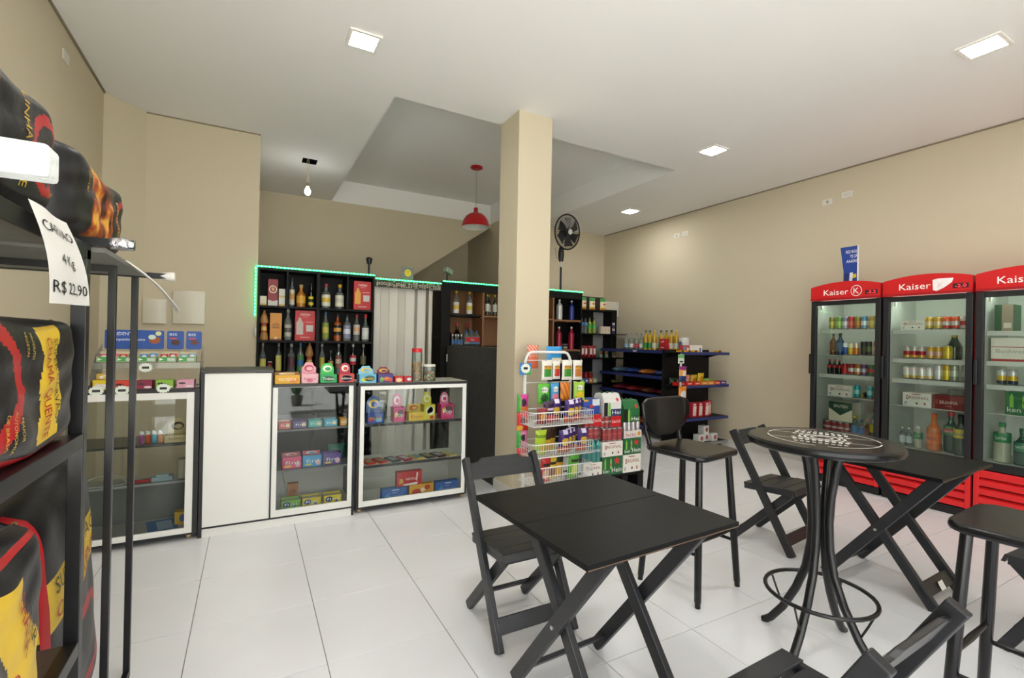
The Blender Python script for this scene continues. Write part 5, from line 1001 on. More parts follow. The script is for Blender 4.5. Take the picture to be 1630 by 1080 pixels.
for k, (x, w, h, c, bl, n) in enumerate(((4.985, .09, .10, '1a2a1c', '3a7a3c', 'black and green'), (5.085, .09, .10, '16161a', '8a8a3a', 'black and gold'), (5.178, .085, .10, '1a1816', 'c8c0a8', 'black and white'), (5.28, .105, .13, 'd88070', 'e8a890', 'salmon pink'), (5.41, .125, .13, 'd8b824', 'b8801c', 'deep yellow'), (5.545, .125, .15, 'e4c42c', 'c89020', 'bright yellow'), (5.68, .13, .075, '7ab04a', 'd8d8b0', 'light green'), (5.80, .13, .06, '8ab85a', '3a4a9a', 'green and blue'))):
    snack('ec%d' % k, w, h, .06, pat3(c, c, bl), n+' snack bag on the middle shelf of the end cap', (x, 4.62, zm), 0, 'snack bags on the end cap', tilt=.12)
for k, (x, c, n) in enumerate(((4.99, 'c81c20', 'red'), (5.14, 'c82024', 'red'), (5.29, 'd04020', 'red and orange'), (5.43, 'd88a20', 'orange'), (5.56, 'd8901c', 'orange'), (5.69, 'c83020', 'red'), (5.81, '3a3a9a', 'blue'))):
    carton('er'+c, .13, .045, .10, c, lambda b, w, h, y: b.face_y([(-w*.3, h*.35), (w*.3, h*.35), (w*.3, h*.65), (-w*.3, h*.65)], y, 'f0c8a0'), n+' biscuit packet along the front of the end cap middle shelf', (x, 4.49, zm+.0005), 0, 'biscuit packets on the end cap', 'packet', 'packet')
for k, x in enumerate((5.30, 5.42, 5.55, 5.68)): carton('rw', .085, .20, .06, 'b8283a', lambda b, w, h, y: (b.face_y([(-w*.42, h*.1), (w*.3, h*.1), (w*.42, h*.75), (-w*.3, h*.75)], y, 'e0d4c4'), b.disc_y(0, h*.85, w*.3, h*.06, y, 'e8d8d8')), 'red and cream drink carton on the lower shelf of the end cap', (x, 4.52+(.07 if k == 3 else 0), .4295), 0, 'drink cartons on the end cap', 'drink_carton', 'carton')
for k, (x, y, z) in enumerate(((5.40, 4.50, .0862), (5.55, 4.54, .0862), (5.545, 4.54, .1915), (5.67, 4.50, .0862))): carton('wm', .11, .105, .09, 'd8d8d4', lambda b, w, h, y: b.disc_y(w*.1, h*.5, w*.25, h*.3, y, 'a8505a'), 'small white box with red mark %s' % ('stacked on another at the end cap base' if k == 2 else 'on the base of the end cap'), (x, y, z), 0, 'white boxes on the end cap base')
# hanging clip strip with snack bags at the end cap
t = thing('clip_strip', 'white hanging clip strip with price card at the corner of the end cap', 'clip strip', (4.93, 4.41, 0))
b = MB(); b.box(-.018, .018, -.002, .0, .30, 1.29, 'e0e2e0'); b.build('strip', t); b = MB(); b.box(-.055, .055, -.006, -.002, 1.165, 1.285, 'dfe8e0'); b.box(-.055, .055, -.007, -.006, 1.235, 1.285, '6ab06a'); b.box(-.03, .03, -.008, -.006, 1.18, 1.20, '20201c'); b.build('price_card', t)
snack('cs1', .14, .20, .05, lambda u, v: '8a2078' if v > .75 else ('1d2f70' if v < .4 else ('e8e4e0' if .25 < u < .75 and v < .7 else 'd8902c')), 'purple, orange and navy snack bag hanging on the clip strip', (4.93, 4.375, .93), 0, 'bags on the clip strip')
snack('cs2', .15, .19, .05, lambda u, v: 'd8d8d8' if (u-.5)**2/.12+(v-.45)**2/.08 < 1 else 'd8801c', 'orange snack bag with white centre hanging on the clip strip', (4.93, 4.375, .68), 0, 'bags on the clip strip')
# ---------------------------------------------------------------- white wire snack stand
wire = M('wire_white', 'e6e6e4', .35)
t = thing('snack_stand', 'white wire snack stand with three baskets and an arched top, before the column', 'stand')
P = [(2.045, 3.50, 0), (2.045, 3.50, 1.20)]+[(2.045+.065*(1-math.cos(a)), 3.50, 1.20+.125*math.sin(a)) for a in (.4, .8, 1.2, PI/2)]+[(2.455+.065*math.sin(a), 3.50, 1.20+.125*math.cos(a)) for a in (0, .4, .8, 1.2)]+[(2.52, 3.50, 1.20), (2.52, 3.50, 0)]
b = MB(); b.tube(P, .012, wire, 8); b.build('frame', t)
b = MB(); b.box(2.035, 2.055, 3.485, 3.4875, .2, 1.15, wire); b.build('label_strip', t)
b = MB(); b.box(1.975, 2.085, 3.46, 3.464, 1.135, 1.235, '3a80c0'); b.box(2.03, 2.085, 3.459, 3.46, 1.135, 1.18, '4aa04a'); n = 24
b.face_y([(2.03+(.05 if i % 2 else .04)*math.cos(2*PI*i/n), 1.19+(.045 if i % 2 else .036)*math.sin(2*PI*i/n)) for i in range(n)], 3.458, 'e4ece0'); b.face_y([(2.01, 1.18), (2.05, 1.18), (2.05, 1.2), (2.01, 1.2)], 3.457, '20201c'); b.build('price_card', t)
b = MB()
for x in (2.0, 2.56): b.tube([(x, 3.46, .012), (x, 3.20, .012)], .012, wire, 8)
b.tube([(2.0, 3.46, .012), (2.56, 3.46, .012)], .012, wire, 8); b.build('base', t)
def basket(z0, zf):
    b = MB(); x0, x1, y0, y1 = 1.985, 2.575, 3.235, 3.475
    for z, r in ((zf, .005), (z0, .005), ((zf+z0)/2, .003)): b.tube([(x0, y0, z), (x1, y0, z), (x1, y1, z), (x0, y1, z)], r, wire, 6, closed=True)
    for k in range(26): x = x0+(x1-x0)*k/25; b.tube([(x, y0, zf), (x, y0, z0), (x, y1, z0)], .0022, wire, 4)
    for k in range(1, 9):
        y = y0+(y1-y0)*k/9
        for x in (x0, x1): b.tube([(x, y, zf), (x, y, z0)], .0022, wire, 4)
    for k in range(3): b.tube([(x0, y0+.06+.06*k, z0), (x1, y0+.06+.06*k, z0)], .0022, wire, 4)
    b.build('basket', t)
basket(.735, .845); basket(.485, .59); basket(.26, .40)
for z in (1.255, 1.065):
    for k in range(4): b = MB(); x = 2.19+.12*k; b.tube([(x, 3.495, z), (x, 3.39, z), (x, 3.385, z+.012)], .003, wire, 5); b.build('hook', t)
    b = MB(); b.tube([(2.045, 3.495, z), (2.52, 3.495, z)], .004, wire, 6); b.build('hook_bar', t)
ST = 'white wire stand'
def pett(c): return lambda u, v: ('d89a30' if .55 < v < .72 and .12 < u < .88 else (c if .18 < v < .55 and .12 < u < .88 else 'e6e2d8'))
def hang(key, w, h, pat, label, x, z, txt=None, tcol='3a2a18', d=.04, group='bags hanging on the wire stand', y=3.41, tz=.62):
    o = snack(key, w, h, d, pat, label, (x, y, z), 0, group)
    if txt:
        k = 'ht'+key
        if k not in MESH: b = MB(); b.text_y(txt, 0, h*tz, h*.11, -d/2-.002, tcol, w*.62); MESH[k] = b.mesh('lettering')
        c = bpy.data.objects.new('lettering', MESH[k]); COL.objects.link(c); c.parent = o
    return o
hang('p1', .110, .168, pett('3a8a34'), 'white snack bag with green panel hanging beside the stand label, '+ST, 2.212, 1.092, 'PETTIZ')
hang('p2', .078, .160, pett('b83024'), 'narrow white snack bag with red panel on the '+ST, 2.307, 1.098, 'PETTIZ')
hang('p3', .112, .170, pett('3f8a30'), 'white snack bag with green panel between red and tan ones, '+ST, 2.418, 1.090, 'PETTIZ')
hang('p4', .104, .171, pett('b87030'), 'white snack bag with tan panel on the '+ST, 2.530, 1.088, 'PETTIZ')
def fini(c, blob): return lambda u, v: ('e8ece4' if (u-.5)**2/.10+(v-.68)**2/.022 < 1 else (blob if (u-.5)**2/.12+(v-.28)**2/.04 < 1 else c))
hang('f1', .124, .172, fini('58b030', '2a5a2c'), 'green gummy bag with dark sweets on the '+ST, 2.183, .893, 'fini', '20201c', tz=.63)
hang('f2', .092, .165, fini('3a98d0', 'e07a8a'), 'blue gummy bag with pink sweets on the '+ST, 2.293, .900, 'fini', '20201c', tz=.63)
hang('f3', .108, .163, lambda u, v: 'd8881c' if int(u*8+v*5) % 3 else 'b8502c', 'orange striped snack bag on the '+ST, 2.402, .908)
hang('f4', .126, .162, fini('9ac830', 'e0c830'), 'lime gummy bag with yellow sweets on the '+ST, 2.550, .908, 'fini', '20201c', tz=.63)
hang('cone', .12, .20, lambda u, v: 'e0a898' if v > .5 and (u*7+v*9) % 2 < 1 else 'd86a4a', 'orange pointed bag hung at the top of the '+ST, 2.139, 1.185, y=3.53)
hang('btop', .17, .15, lambda u, v: 'e8d8b0' if v < .35 and u > .3 else '2a90d0', 'bright blue snack bag hung at the top of the '+ST, 2.359, 1.226, y=3.53)
tak = lambda u, v: 'd8b030' if (u-.5)**2/.10+(v-.5)**2/.03 < 1 else ('e0d8e8' if v > .86 and abs(u-.5) < .2 else ('c8582c' if v < .3 else '3f2470'))
brn = lambda u, v: '3a2418' if v > .55 else ('c8902c' if (u-.5)**2+(v-.35)**2 < .04 else 'c8b42c')
lim = lambda u, v: '6a8a1c' if .7 < v < .82 else ('d8a030' if (u-.6)**2+(v-.3)**2 < .03 else 'a8c42c')
def row(z, items, where):
    for k, (key, x, w, h, pat, nm) in enumerate(items): snack(key, w, h*1.10, .055, pat, '%s snack bag in the %s basket of the white wire stand' % (nm, where), (2.28+(x-2.28)*.88, 3.31+.042*(k % 3), z), 0, 'bags in the %s basket of the wire stand' % where, tilt=.12)
row(.742, (('rk1', 2.075, .105, .12, lambda u, v: 'd8a030' if (u-.5)**2+(v-.55)**2 < .07 else '8a1c20', 'red and yellow'), ('pk1', 2.175, .11, .165, lambda u, v: 'c83a30' if v < .4 else ('d8c0d8' if .6 < v < .75 else '3a1c40'), 'dark violet'), ('tk', 2.285, .115, .175, tak, 'purple and gold'), ('tk', 2.385, .115, .175, tak, 'purple and gold'), ('tk', 2.47, .115, .175, tak, 'purple and gold'), ('tk', 2.535, .115, .175, tak, 'purple and gold')), 'top')
row(.492, (('lm', 2.06, .11, .19, lim, 'lime green'), ('bn', 2.15, .105, .20, brn, 'brown and yellow'), ('bn', 2.235, .105, .20, brn, 'brown and yellow'), ('tk', 2.325, .115, .175, tak, 'purple and gold'), ('tk', 2.40, .115, .175, tak, 'purple and gold'), ('tk', 2.475, .115, .175, tak, 'purple and gold'), ('tk', 2.54, .115, .175, tak, 'purple and gold')), 'middle')
bac = lambda c, c2, bl: (lambda u, v: c if v > .78 else ('2a2018' if .68 < v < .78 and .15 < u < .85 else (bl if (u-.5)**2/.10+(v-.35)**2/.05 < 1 else c2)))
row(.267, (('b3r', 2.12, .10, .19, bac('b82428', 'b82428', 'c8a890'), 'red topped'), ('b3y', 2.22, .10, .185, bac('c8b828', 'd8c030', '8a5424'), 'yellow'), ('b3o', 2.33, .105, .185, bac('20281c', 'd8961c', 'e0b84a'), 'black topped orange'), ('b3g', 2.44, .115, .20, bac('4aa030', '5ab038', 'c8d848'), 'bright green'), ('b3b', 2.53, .09, .18, bac('2a4a5a', '3a6a80', 'b8c8c8'), 'grey blue')), 'bottom')
for k, (z, h, pat, nm) in enumerate(((.820, .152, lambda u, v: '4aa03a' if u < .3 else ('d8702c' if v < .35 else ('20201c' if (u-.55)**2+(v-.55)**2 < .05 else 'c83a90')), 'green, pink and orange'), (.672, .15, lambda u, v: '20201c' if (u-.5)**2+(v-.55)**2 < .04 else ('e0a030' if v < .3 and u < .5 else 'c8282c'), 'red and yellow'), (.530, .14, lambda u, v: '3f9a3c' if u < .35 else ('20201c' if (u-.55)**2+(v-.6)**2 < .04 else 'd07aa0'), 'green and rose'), (.385, .14, lambda u, v: 'd8902c' if (u-.4)**2+(v-.4)**2 < .05 else 'c42428', 'red with an orange spot'))):
    snack('side%d' % k, .105, h, .035, pat, nm+' candy bag hanging down the side of the white wire stand', (2.008 if k != 3 else 2.014, 3.46 if k % 2 == 0 else 3.455, z), -.15, 'candy bags down the side of the wire stand')
# ---------------------------------------------------------------- beer and soft-drink stack
b = MB(); b.box(2.66, 3.385, 3.44, 3.78, .0, .02, gk); b.box(2.66, 3.385, 3.46, 3.78, .16, .184, gk)
for x in (2.67, 2.9, 3.1, 3.30): b.box(x, x+.07, 3.45, 3.78, .02, .16, gk)
tag(b.build('plastic_pallet', None), 'low black pallet under the stacked beer cartons', 'pallet')
YP = 3.56
BS = 'in the drinks stack'
def col(x, z, h, key, w, c, deco, label, d=.20, name='carton', cat='box', y=YP): return carton(key, w, h, d, c, deco, label, (x, y, z+.001), 0, 'cartons in the drinks stack', name, cat)
def wat(b):
    for i in range(4):
        for j in range(2): b.lathe([(0, 0), (.0255, 0), (.0262, .02), (.0262, .09, hexm('c8d8e0')), (.0262, .115), (.0262, .15), (.011, .18), (.011, .2), (0, .2)], M('water_teal', '3aa098', .15, coat=.3), 12, ((i-1.5)*.0535, (j-.5)*.0535, 0))
col(2.762, .185, .134, 'so1', .208, 'e9e6dc', orig_deco, 'white beer carton at the bottom of the stack under the teal water')
put('waterpk', wat, 'water_pack', 'pack of teal water bottles on a white beer carton', 'bottle pack', (2.762, 3.525, .3205), 0, None, None, [('watwr', lambda b: b.box(-.11, .11, -.057, .057, .01, .14, glass_mat('wrap_film2', 'eef4f4', 1.3, .05)), 'wrap')])
shrinkpack('c1', 'c0202c', 'd85a60', 3, 2, .112, .031, 'pack of pinkish red cans on the teal water bottles', (2.755, 3.54, .5225), 0, 'can packs in the drinks stack')
shrinkpack('c2', 'c4141c', 'e8e0dc', 3, 2, .120, .031, 'pack of red cola cans under the blue and white energy box', (2.765, 3.54, .639), 0, 'can packs in the drinks stack', 'Coca-Cola')
def energy(b, w, h, y): b.face_y([(-w*.5, 0), (w*.05, 0), (w*.05, h*.55), (-w*.5, h*.55)], y, '2a4aa0'); b.face_y([(w*.05, h*.55), (w*.5, h*.55), (w*.5, h), (w*.05, h)], y, 'dfe2e8'); b.face_y([(-w*.5, h*.55), (w*.05, h*.55), (w*.05, h), (-w*.5, h)], y, '3a5ab8'); b.face_y([(w*.05, 0), (w*.5, 0), (w*.5, h*.55), (w*.05, h*.55)], y, '27479c'); b.disc_y(-w*.02, h*.52, w*.13, h*.12, y-.0006, 'c83a3a'); b.face_y([(-w*.5, h*.86), (-w*.2, h*.86), (-w*.2, h), (-w*.5, h)], y-.0006, 'd8a830')
col(2.757, .763, .132, 'se1', .185, '27479c', energy, 'blue and silver energy-drink box on top of red cola cans', d=.14)
col(2.990, .185, .172, 'sh1', .240, '1c6236', heine_deco, 'green beer carton with red star at the stack bottom beside the table edge')
col(2.990, .358, .136, 'so2', .245, 'e9e6dc', orig_deco, 'white beer carton between the green carton and red cans')
shrinkpack('c3', 'b81820', 'd83a40', 4, 2, .124, .0305, 'pack of tall red cans on the white beer carton', (3.006, 3.535, .4955), 0, 'can packs in the drinks stack')
shrinkpack('c4', 'c0141c', 'e4dcd8', 4, 2, .110, .029, 'pack of red cola cans under the white six-pack', (2.975, 3.535, .6235), 0, 'can packs in the drinks stack', 'Coca-Cola')
col(3.232, .185, .168, 'so3', .222, 'e9e6dc', orig_deco, 'white beer carton at the stack corner nearest the stool')
col(3.235, .354, .150, 'sh2', .215, '1c6236', heine_deco, 'green beer carton with red star under the silver energy cans')
def sil(b):
    for i in range(4):
        for j in range(2): b.lathe([(0, 0), (.026, 0), (.027, .01, M('can_blue2', '2a3f98', .3, .3)), (.027, .06, silver), (.027, .14, silver), (.024, .155), (0, .155)], silver, 12, ((i-1.5)*.0555, (j-.5)*.0555, 0))
put('silpk', sil, 'can_pack', 'pack of silver and blue energy cans on the green carton', 'can pack', (3.245, 3.53, .505), 0, 'can packs in the drinks stack', None, [('silwr', lambda b: (b.box(-.113, .113, -.058, -.057, .004, .075, 'dcd6d2'), b.text_y('Red Bull', -.02, .02, .03, -.0585, 'b83a40', .12), b.disc_y(.08, .04, .02, .02, -.0585, 'd89a30')), 'sleeve')])
def sixpack(key, w, h, c, c2, stripe, label, loc):
    def f(b): d = .17; b.prism([(-d/2, 0), (d/2, 0), (d/2, h*.62), (d*.30, h*.95), (d*.22, h), (-d*.22, h), (-d*.30, h*.95), (-d/2, h*.62)], -w/2, w/2, c, 'x')
    def pr(b):
        d = .17; y = -d/2-.0008; b.face_y([(-w*.10, 0), (w*.5, 0), (w*.5, h*.3), (-w*.10, h*.3)], y, stripe); b.text_y('Hei', w*.22, h*.06, h*.18, y-.0006, 'f2f2ee', w*.5)
        b.face_y([(-w*.5, 0), (-w*.28, 0), (-w*.28, h*.6), (-w*.5, h*.6)], y, '10140f')
        b.face_y([(-w*.26, h*.02), (-w*.12, h*.02), (-w*.12, h*.45), (-w*.16, h*.6), (-w*.22, h*.6), (-w*.26, h*.45)], y-.0006, '7fc04a')
        q = [(w*.30+(h*.13 if i % 2 == 0 else h*.055)*math.cos(PI/2+PI*i/5), h*.13*0+(1 if i % 2 == 0 else .42)*math.sin(PI/2+PI*i/5)*.13) for i in range(10)]
        b.add([(a, -d/2-.0015+(d*.20)*min(1, max(0, (.72+v-.62)/.33)), h*(.72+v)) for a, v in q], [tuple(range(10))], 'd8242c')
    def nk(b):
        for i in range(3): b.lathe([(.013, 0), (.013, .012), (0, .012)], hexm('2a5a34'), 10, (-w*.3+w*.3*i, 0, h))
    put('six'+key, f, 'six_pack', label, 'six-pack', loc, 0, 'six-packs on the drinks stack', None, [('sixp'+key, pr, 'print'), ('sixn'+key, nk, 'bottle_tops')])
sixpack('w', .205, .205, 'dcdcd8', 'dcdcd8', '1d2f64', 'white and navy six-pack of beer with a red star on the stack', (2.985, 3.55, .737))
sixpack('g', .195, .205, '1f6a38', '1f6a38', '1c5a30', 'green six-pack of beer with a red star on the stack', (3.225, 3.55, .664))
# ---------------------------------------------------------------- lamps, fan, cameras and small wall things
t = thing('pendant_lamp', 'red dome pendant lamp hanging in the raised ceiling', 'lamp', (2.722, 6.087, 0)); rl = M('lamp_red', 'b0141c', .35); wi = M('lamp_inner', 'e8e6e0', .5)
b = MB(); b.lathe([(0, 3.826), (.085, 3.826), (.085, 3.805), (.06, 3.795), (0, 3.795)], rl, 24); b.build('ceiling_rose', t); b = MB(); b.tube([(0, 0, 3.795), (0, 0, 3.24)], .003, 'a09a90', 6); b.build('cord', t)
b = MB(); b.lathe([(0, 3.255), (.028, 3.255), (.03, 3.19), (.045, 3.185), (.09, 3.17), (.135, 3.135), (.17, 3.085), (.19, 3.02), (.195, 2.985), (.192, 2.985)], rl, 32); b.build('shade', t)
b = MB(); b.lathe([(.192, 2.985), (.186, 3.02), (.166, 3.08), (.13, 3.128), (.085, 3.16), (0, 3.17)], wi, 32); b.build('shade_lining', t); b = MB(); b.lathe([(0, 3.0), (.022, 3.01), (.03, 3.035), (.02, 3.07), (.014, 3.12), (0, 3.12)], 'f0efe8', 14); b.build('bulb', t)
t = thing('hanging_bulb', 'bare glowing bulb on a twisted wire below the ceiling hole', 'lamp', (.565, 6.121, 0))
b = MB()
for s in (-1, 1): b.tube([(s*.012*math.cos(k*.9), .012*math.sin(k*.9), 3.66-.06*k) for k in range(8)], .003, 'd8d0a8', 5)
b.build('wire', t); b = MB(); b.lathe([(0, 3.235), (.012, 3.235), (.015, 3.19), (0, 3.19)], '8a7a5a', 10); b.build('socket', t)
b = MB(); b.lathe([(0, 3.092), (.02, 3.096), (.034, 3.12), (.034, 3.14), (.02, 3.17), (.013, 3.19), (0, 3.19)], M('bulb_glow', 'ffffff', .3, emit='ffffff', es=40.), 16); b.build('bulb', t)
t = thing('pedestal_fan', 'black pedestal fan standing on top of the brown-lined cabinet', 'fan', (3.90, 5.70, 2.131)); fk = M('fan_black', '141416', .4)
b = MB(); b.lathe([(0, 0), (.12, 0), (.12, .012), (.03, .03), (0, .03)], fk, 24); b.build('base', t); b = MB(); b.tube([(0, 0, .02), (0, 0, .36)], .016, fk, 10); b.build('pole', t); b = MB(); b.tube([(0, 0, .36), (0, 0, .44)], .011, silver, 10); b.build('chrome_tube', t)
b = MB(); b.lathe([(0, .44), (.03, .44), (.042, .50), (.044, .57), (.03, .64), (.018, .66), (0, .66)], fk, 14); b.build('neck', t)
hd = bpy.data.objects.new('fan_head', None); COL.objects.link(hd); hd.parent = t; hd.location = (.05, -.05, .86); hd.rotation_euler = (math.radians(6), 0, math.radians(10))
def headpart(b, n): o = b.build(n, hd); return o
b = MB(); b.tube([(.245*math.cos(2*PI*i/40), -.02, .245*math.sin(2*PI*i/40)) for i in range(40)], .011, fk, 8, closed=True); headpart(b, 'cage_ring')
b = MB()
for k in range(48):
    a = 2*PI*k/48; c, s = math.cos(a), math.sin(a); b.tube([(.04*c, -.075, .04*s), (.15*c, -.07, .15*s), (.215*c, -.05, .215*s), (.245*c, -.02, .245*s)], .0019, fk, 3)
    b.tube([(.05*c, .05, .05*s), (.16*c, .045, .16*s), (.245*c, -.02, .245*s)], .0019, fk, 3)
o = headpart(b, 'cage_wires'); o['kind'] = 'stuff'
for k in range(6):
    b = MB(); A = []; B_ = []
    for i in range(7):
        r = .04+.175*i/6; a0 = k*PI/3+.35*i/6; wdt = .88-.15*i/6; A.append((r*math.cos(a0), -.035+.012, r*math.sin(a0))); B_.append((r*math.cos(a0+wdt), -.035-.014, r*math.sin(a0+wdt)))
    b.add(A+B_, [(i, i+1, 8+i, 7+i) for i in range(6)], M('fan_blade', '17181a', .4), True); headpart(b, 'blade')
b = MB(); b.tube([(0, -.082, 0), (0, -.07, 0)], .038, 'd8d8d4', 18); headpart(b, 'badge'); b = MB(); b.tube([(0, -.02, 0), (0, .05, 0), (0, .11, 0)], [.05, .055, .04], fk, 14); headpart(b, 'motor')
b = MB(); b.tube([(-.07, .05, .64), (-.075, .03, .58), (-.07, .02, .50), (-.04, .01, .47)], .003, '5a5a58', 5); b.build('cable', t)
t = thing('dome_camera', 'black security camera on a short stem above the liquor shelf', 'camera', (1.195, 5.66, 2.131)); b = MB(); b.tube([(0, 0, 0), (0, 0, .14)], .012, fk, 8); b.build('stem', t); b = MB(); b.lathe([(0, .14), (.022, .14), (.03, .17), (.036, .2), (.032, .215), (0, .215)], fk, 14); b.build('head', t); b = MB(); b.disc_y(0, 0, .001, .001, 0, 'a02020'); b.lathe([(.018, .2155), (.016, .222), (0, .222)], 'b02028', 10); b.build('lens', t)
t = thing('bullet_camera', 'grey bullet security camera on a stem above the brown-lined cabinet', 'camera', (2.155, 5.66, 2.131)); b = MB(); b.tube([(0, 0, 0), (0, 0, .11)], .010, fk, 8); b.build('stem', t); b = MB(); b.x = Matrix.Translation((.01, 0, .145)) @ rotm(0, math.radians(18), math.radians(25)); b.box(-.055, .06, -.032, .032, -.028, .024, '8a9488'); b.box(-.06, .085, -.036, .036, .024, .032, 'a0aa9c'); b.build('housing', t, bevel=.003); b = MB(); b.x = Matrix.Translation((.01, 0, .145)) @ rotm(0, math.radians(18), math.radians(25)); b.tube([(.06, 0, -.003), (.066, 0, -.003)], .02, fk, 12); b.build('lens', t)
t = thing('smiley_sign', 'small grey card with a yellow smiling face above the folding door', 'sign', (1.635, 5.60, 2.107)); b = MB(); b.box(-.072, .072, 0, .004, 0, .165, '6f7370'); b.build('card', t); b = MB(); b.disc_y(0, .095, .04, .042, -.001, 'e0c41c', 20); b.disc_y(-.012, .108, .004, .008, -.0016, '3a3010', 8); b.disc_y(.012, .108, .004, .008, -.0016, '3a3010', 8)
b.face_y([(-.02, .086), (-.012, .077), (0, .073), (.012, .077), (.02, .086), (.011, .081), (0, .078), (-.011, .081)], -.0016, '6a5a14'); b.build('face', t)
def wallbox(x0, x1, z0, z1, label):
    t = thing('electrical_box', label, 'electrical box', ((x0+x1)/2, 5.58, (z0+z1)/2)); w, h = (x1-x0)/2, (z1-z0)/2; m = M('box_cream', 'd8d2c0', .3)
    b = MB(); b.box(-w, w, -.02, -.0005, -h, h, m); b.build('body', t, bevel=.003); b = MB(); b.prism([(w*(1-2*i/10)*.98, -.022-.016*(1-(1-2*i/10)**2)) for i in range(11)]+[(-w*.98, -.02), (w*.98, -.02)], -h*.98, h*.98, m, 'z'); b.build('cover', t, fix=True)
wallbox(-.651, -.391, 1.519, 1.841, 'large cream electrical box with a curved cover on the wall'); wallbox(-.88, -.70, 1.514, 1.747, 'smaller cream electrical box on the wall beside the larger one')
pl = M('plate_white', 'dcd8cc', .4)
for k, (y, z, nm) in enumerate(((3.20, 3.143, 'switch plate with a dark slot high on the wall above the coolers'), (2.987, 3.178, 'blank socket plate high on the wall above the coolers'), (5.49, 3.16, 'socket plate with a slot high on the wall near the far ceiling light'), (5.325, 3.166, 'blank socket plate high on the wall near the far ceiling light'))):
    t = thing('wall_plate', 'white '+nm, 'wall plate', (6.0, y, z), R9, 'white wall plates'); b = MB(); b.box(-.058, .058, -.009, -.0005, -.036, .036, pl); b.build('plate', t, bevel=.002)
    b = MB(); b.box(-.012 if k % 2 == 0 else -.04, .012 if k % 2 == 0 else .04, -.0105, -.009, -.015 if k % 2 == 0 else -.018, .015 if k % 2 == 0 else .018, '9a958a' if k % 2 == 0 else 'd0ccc0'); b.build('insert', t)
t = thing('wall_plate', 'white wall plate high on the wall beside the charcoal rack', 'wall plate', (XL, 4.33, 3.29), PI/2, 'white wall plates'); b = MB(); b.box(-.058, .058, -.009, -.0005, -.036, .036, pl); b.build('plate', t, bevel=.002); b = MB(); b.box(-.03, .03, -.0105, -.009, -.015, .015, 'd4d0c4'); b.build('insert', t)
# ---------------------------------------------------------------- charcoal rack beside the viewer
rk = M('rack_black', '111113', .35, var=.3, scale=30); brd = M('rack_board', '77766e', .7, var=.35, scale=12, stretch=(1, 8, 1)); foil = M('foil', 'c8c8c8', .25, .9, bump=.6, scale=60)
t = thing('charcoal_rack', 'black steel rack of charcoal sacks with wrapped bar ends beside the left wall', 'rack')
def post(x, y, z1): b = MB(); b.box(x-.017, x+.017, y-.017, y+.017, 0, z1, rk); b.build('post', t, bevel=.002)
for x, y in ((-.42, 1.765), (-1.05, 1.765), (-.42, .72), (-1.05, .72)): post(x, y, 1.655)
for z in (1.655, 1.125, .545, .12):
    b = MB(); b.box(-1.05, -.437, .73, 1.748, z, z+.008, brd if z > 1.5 else M('shelf_sheet', '3a3a3c', .35)); b.build('shelf_sheet', t)
    b = MB(); b.box(-.436, -.403, .72, 1.748 if z < 1.6 else 1.785, z-.03, z+.012, rk); b.build('shelf_rail', t, bevel=.002); b = MB(); b.box(-1.067, -1.033, .72, 1.785, z-.03, z+.012, rk); b.build('shelf_rail', t)
def bar(y, tip, tm, kind):
    b = MB(); b.box(-1.07, tip, y-.013, y+.013, 1.668, 1.692, rk); o = b.build('cross_bar', t)
    b = MB()
    if kind == 'foam': b.box(tip-.07, tip+.012, y-.027, y+.027, 1.655, 1.705, tm)
    else: b.tube([(tip-.055, y, 1.68), (tip-.03, y, 1.682), (tip, y, 1.679)], [.017, .020, .016], tm, 8)
    b.build('bar_end_wrap', o, bevel=.006 if kind == 'foam' else 0)
bar(1.00, -.285, M('foam_white', 'e4e8e4', .8, bump=.5, scale=80), 'foam'); bar(1.785, -.305, foil, 'foil')
t2 = thing('open_rack', 'black open steel frame with one grey board, beyond the charcoal rack', 'rack')
for x, y in ((-.42, 2.12), (-.42, 2.485), (-1.05, 2.12), (-1.05, 2.485)):
    b = MB(); b.box(x-.011, x+.011, y-.011, y+.011, 0, 1.652, rk); b.build('post', t2, bevel=.002)
b = MB(); b.box(-1.06, -.375, 1.80, 2.44, 1.653, 1.667, brd); b.build('board', t2)
b = MB(); b.box(-1.06, -.30, 2.472, 2.498, 1.652, 1.674, rk); o = b.build('cross_bar', t2); b = MB(); b.tube([(-.335, 2.485, 1.663), (-.30, 2.485, 1.663), (-.285, 2.485, 1.663)], [.013, .02, .019], M('tape_white', 'e0dcd4', .5), 8); b.build('bar_end_wrap', o)
b = MB(); b.box(-1.06, -.41, 2.108, 2.132, 1.630, 1.652, rk); b.build('cross_bar', t2)
for x in (-.42, -1.05): b = MB(); b.box(x-.01, x+.01, 2.13, 2.475, .01, .03, rk); b.build('foot_rail', t2)
# price papers
def paper(pts, name, label, lines, n=8):
    """curved sheet: pts = (tl, tr, bl, br); bends out a little"""
    tl, tr, bl, br = [Vector(p) for p in pts]; nrm = (tr-tl).cross(bl-tl).normalized()*-1
    def S(u, v): return (tl*(1-u)+tr*u)*(1-v)+(bl*(1-u)+br*u)*v+nrm*(.012*math.sin(v*PI)+.004*math.sin(u*PI*2))
    b = MB(); b.add([tuple(S(i/n, j/n)) for j in range(n+1) for i in range(n+1)], [(j*(n+1)+i, j*(n+1)+i+1, (j+1)*(n+1)+i+1, (j+1)*(n+1)+i) for j in range(n) for i in range(n)], M('paper_white', 'e4e2dc', .8), True)
    o = tag(b.build(name), label, 'price sign')
    b = MB(); W_ = (tr-tl).length; H_ = (bl-tl).length
    for s, u0, u1, v, hh in lines:
        vs_, f, w = text_geo(s); k = (u1-u0)/w
        b.add([tuple(S(u0+p[0]*k, v-p[1]*hh)+nrm*.0015) for p in vs_], f, '1a1a1a')
    b.build('lettering', o); return o
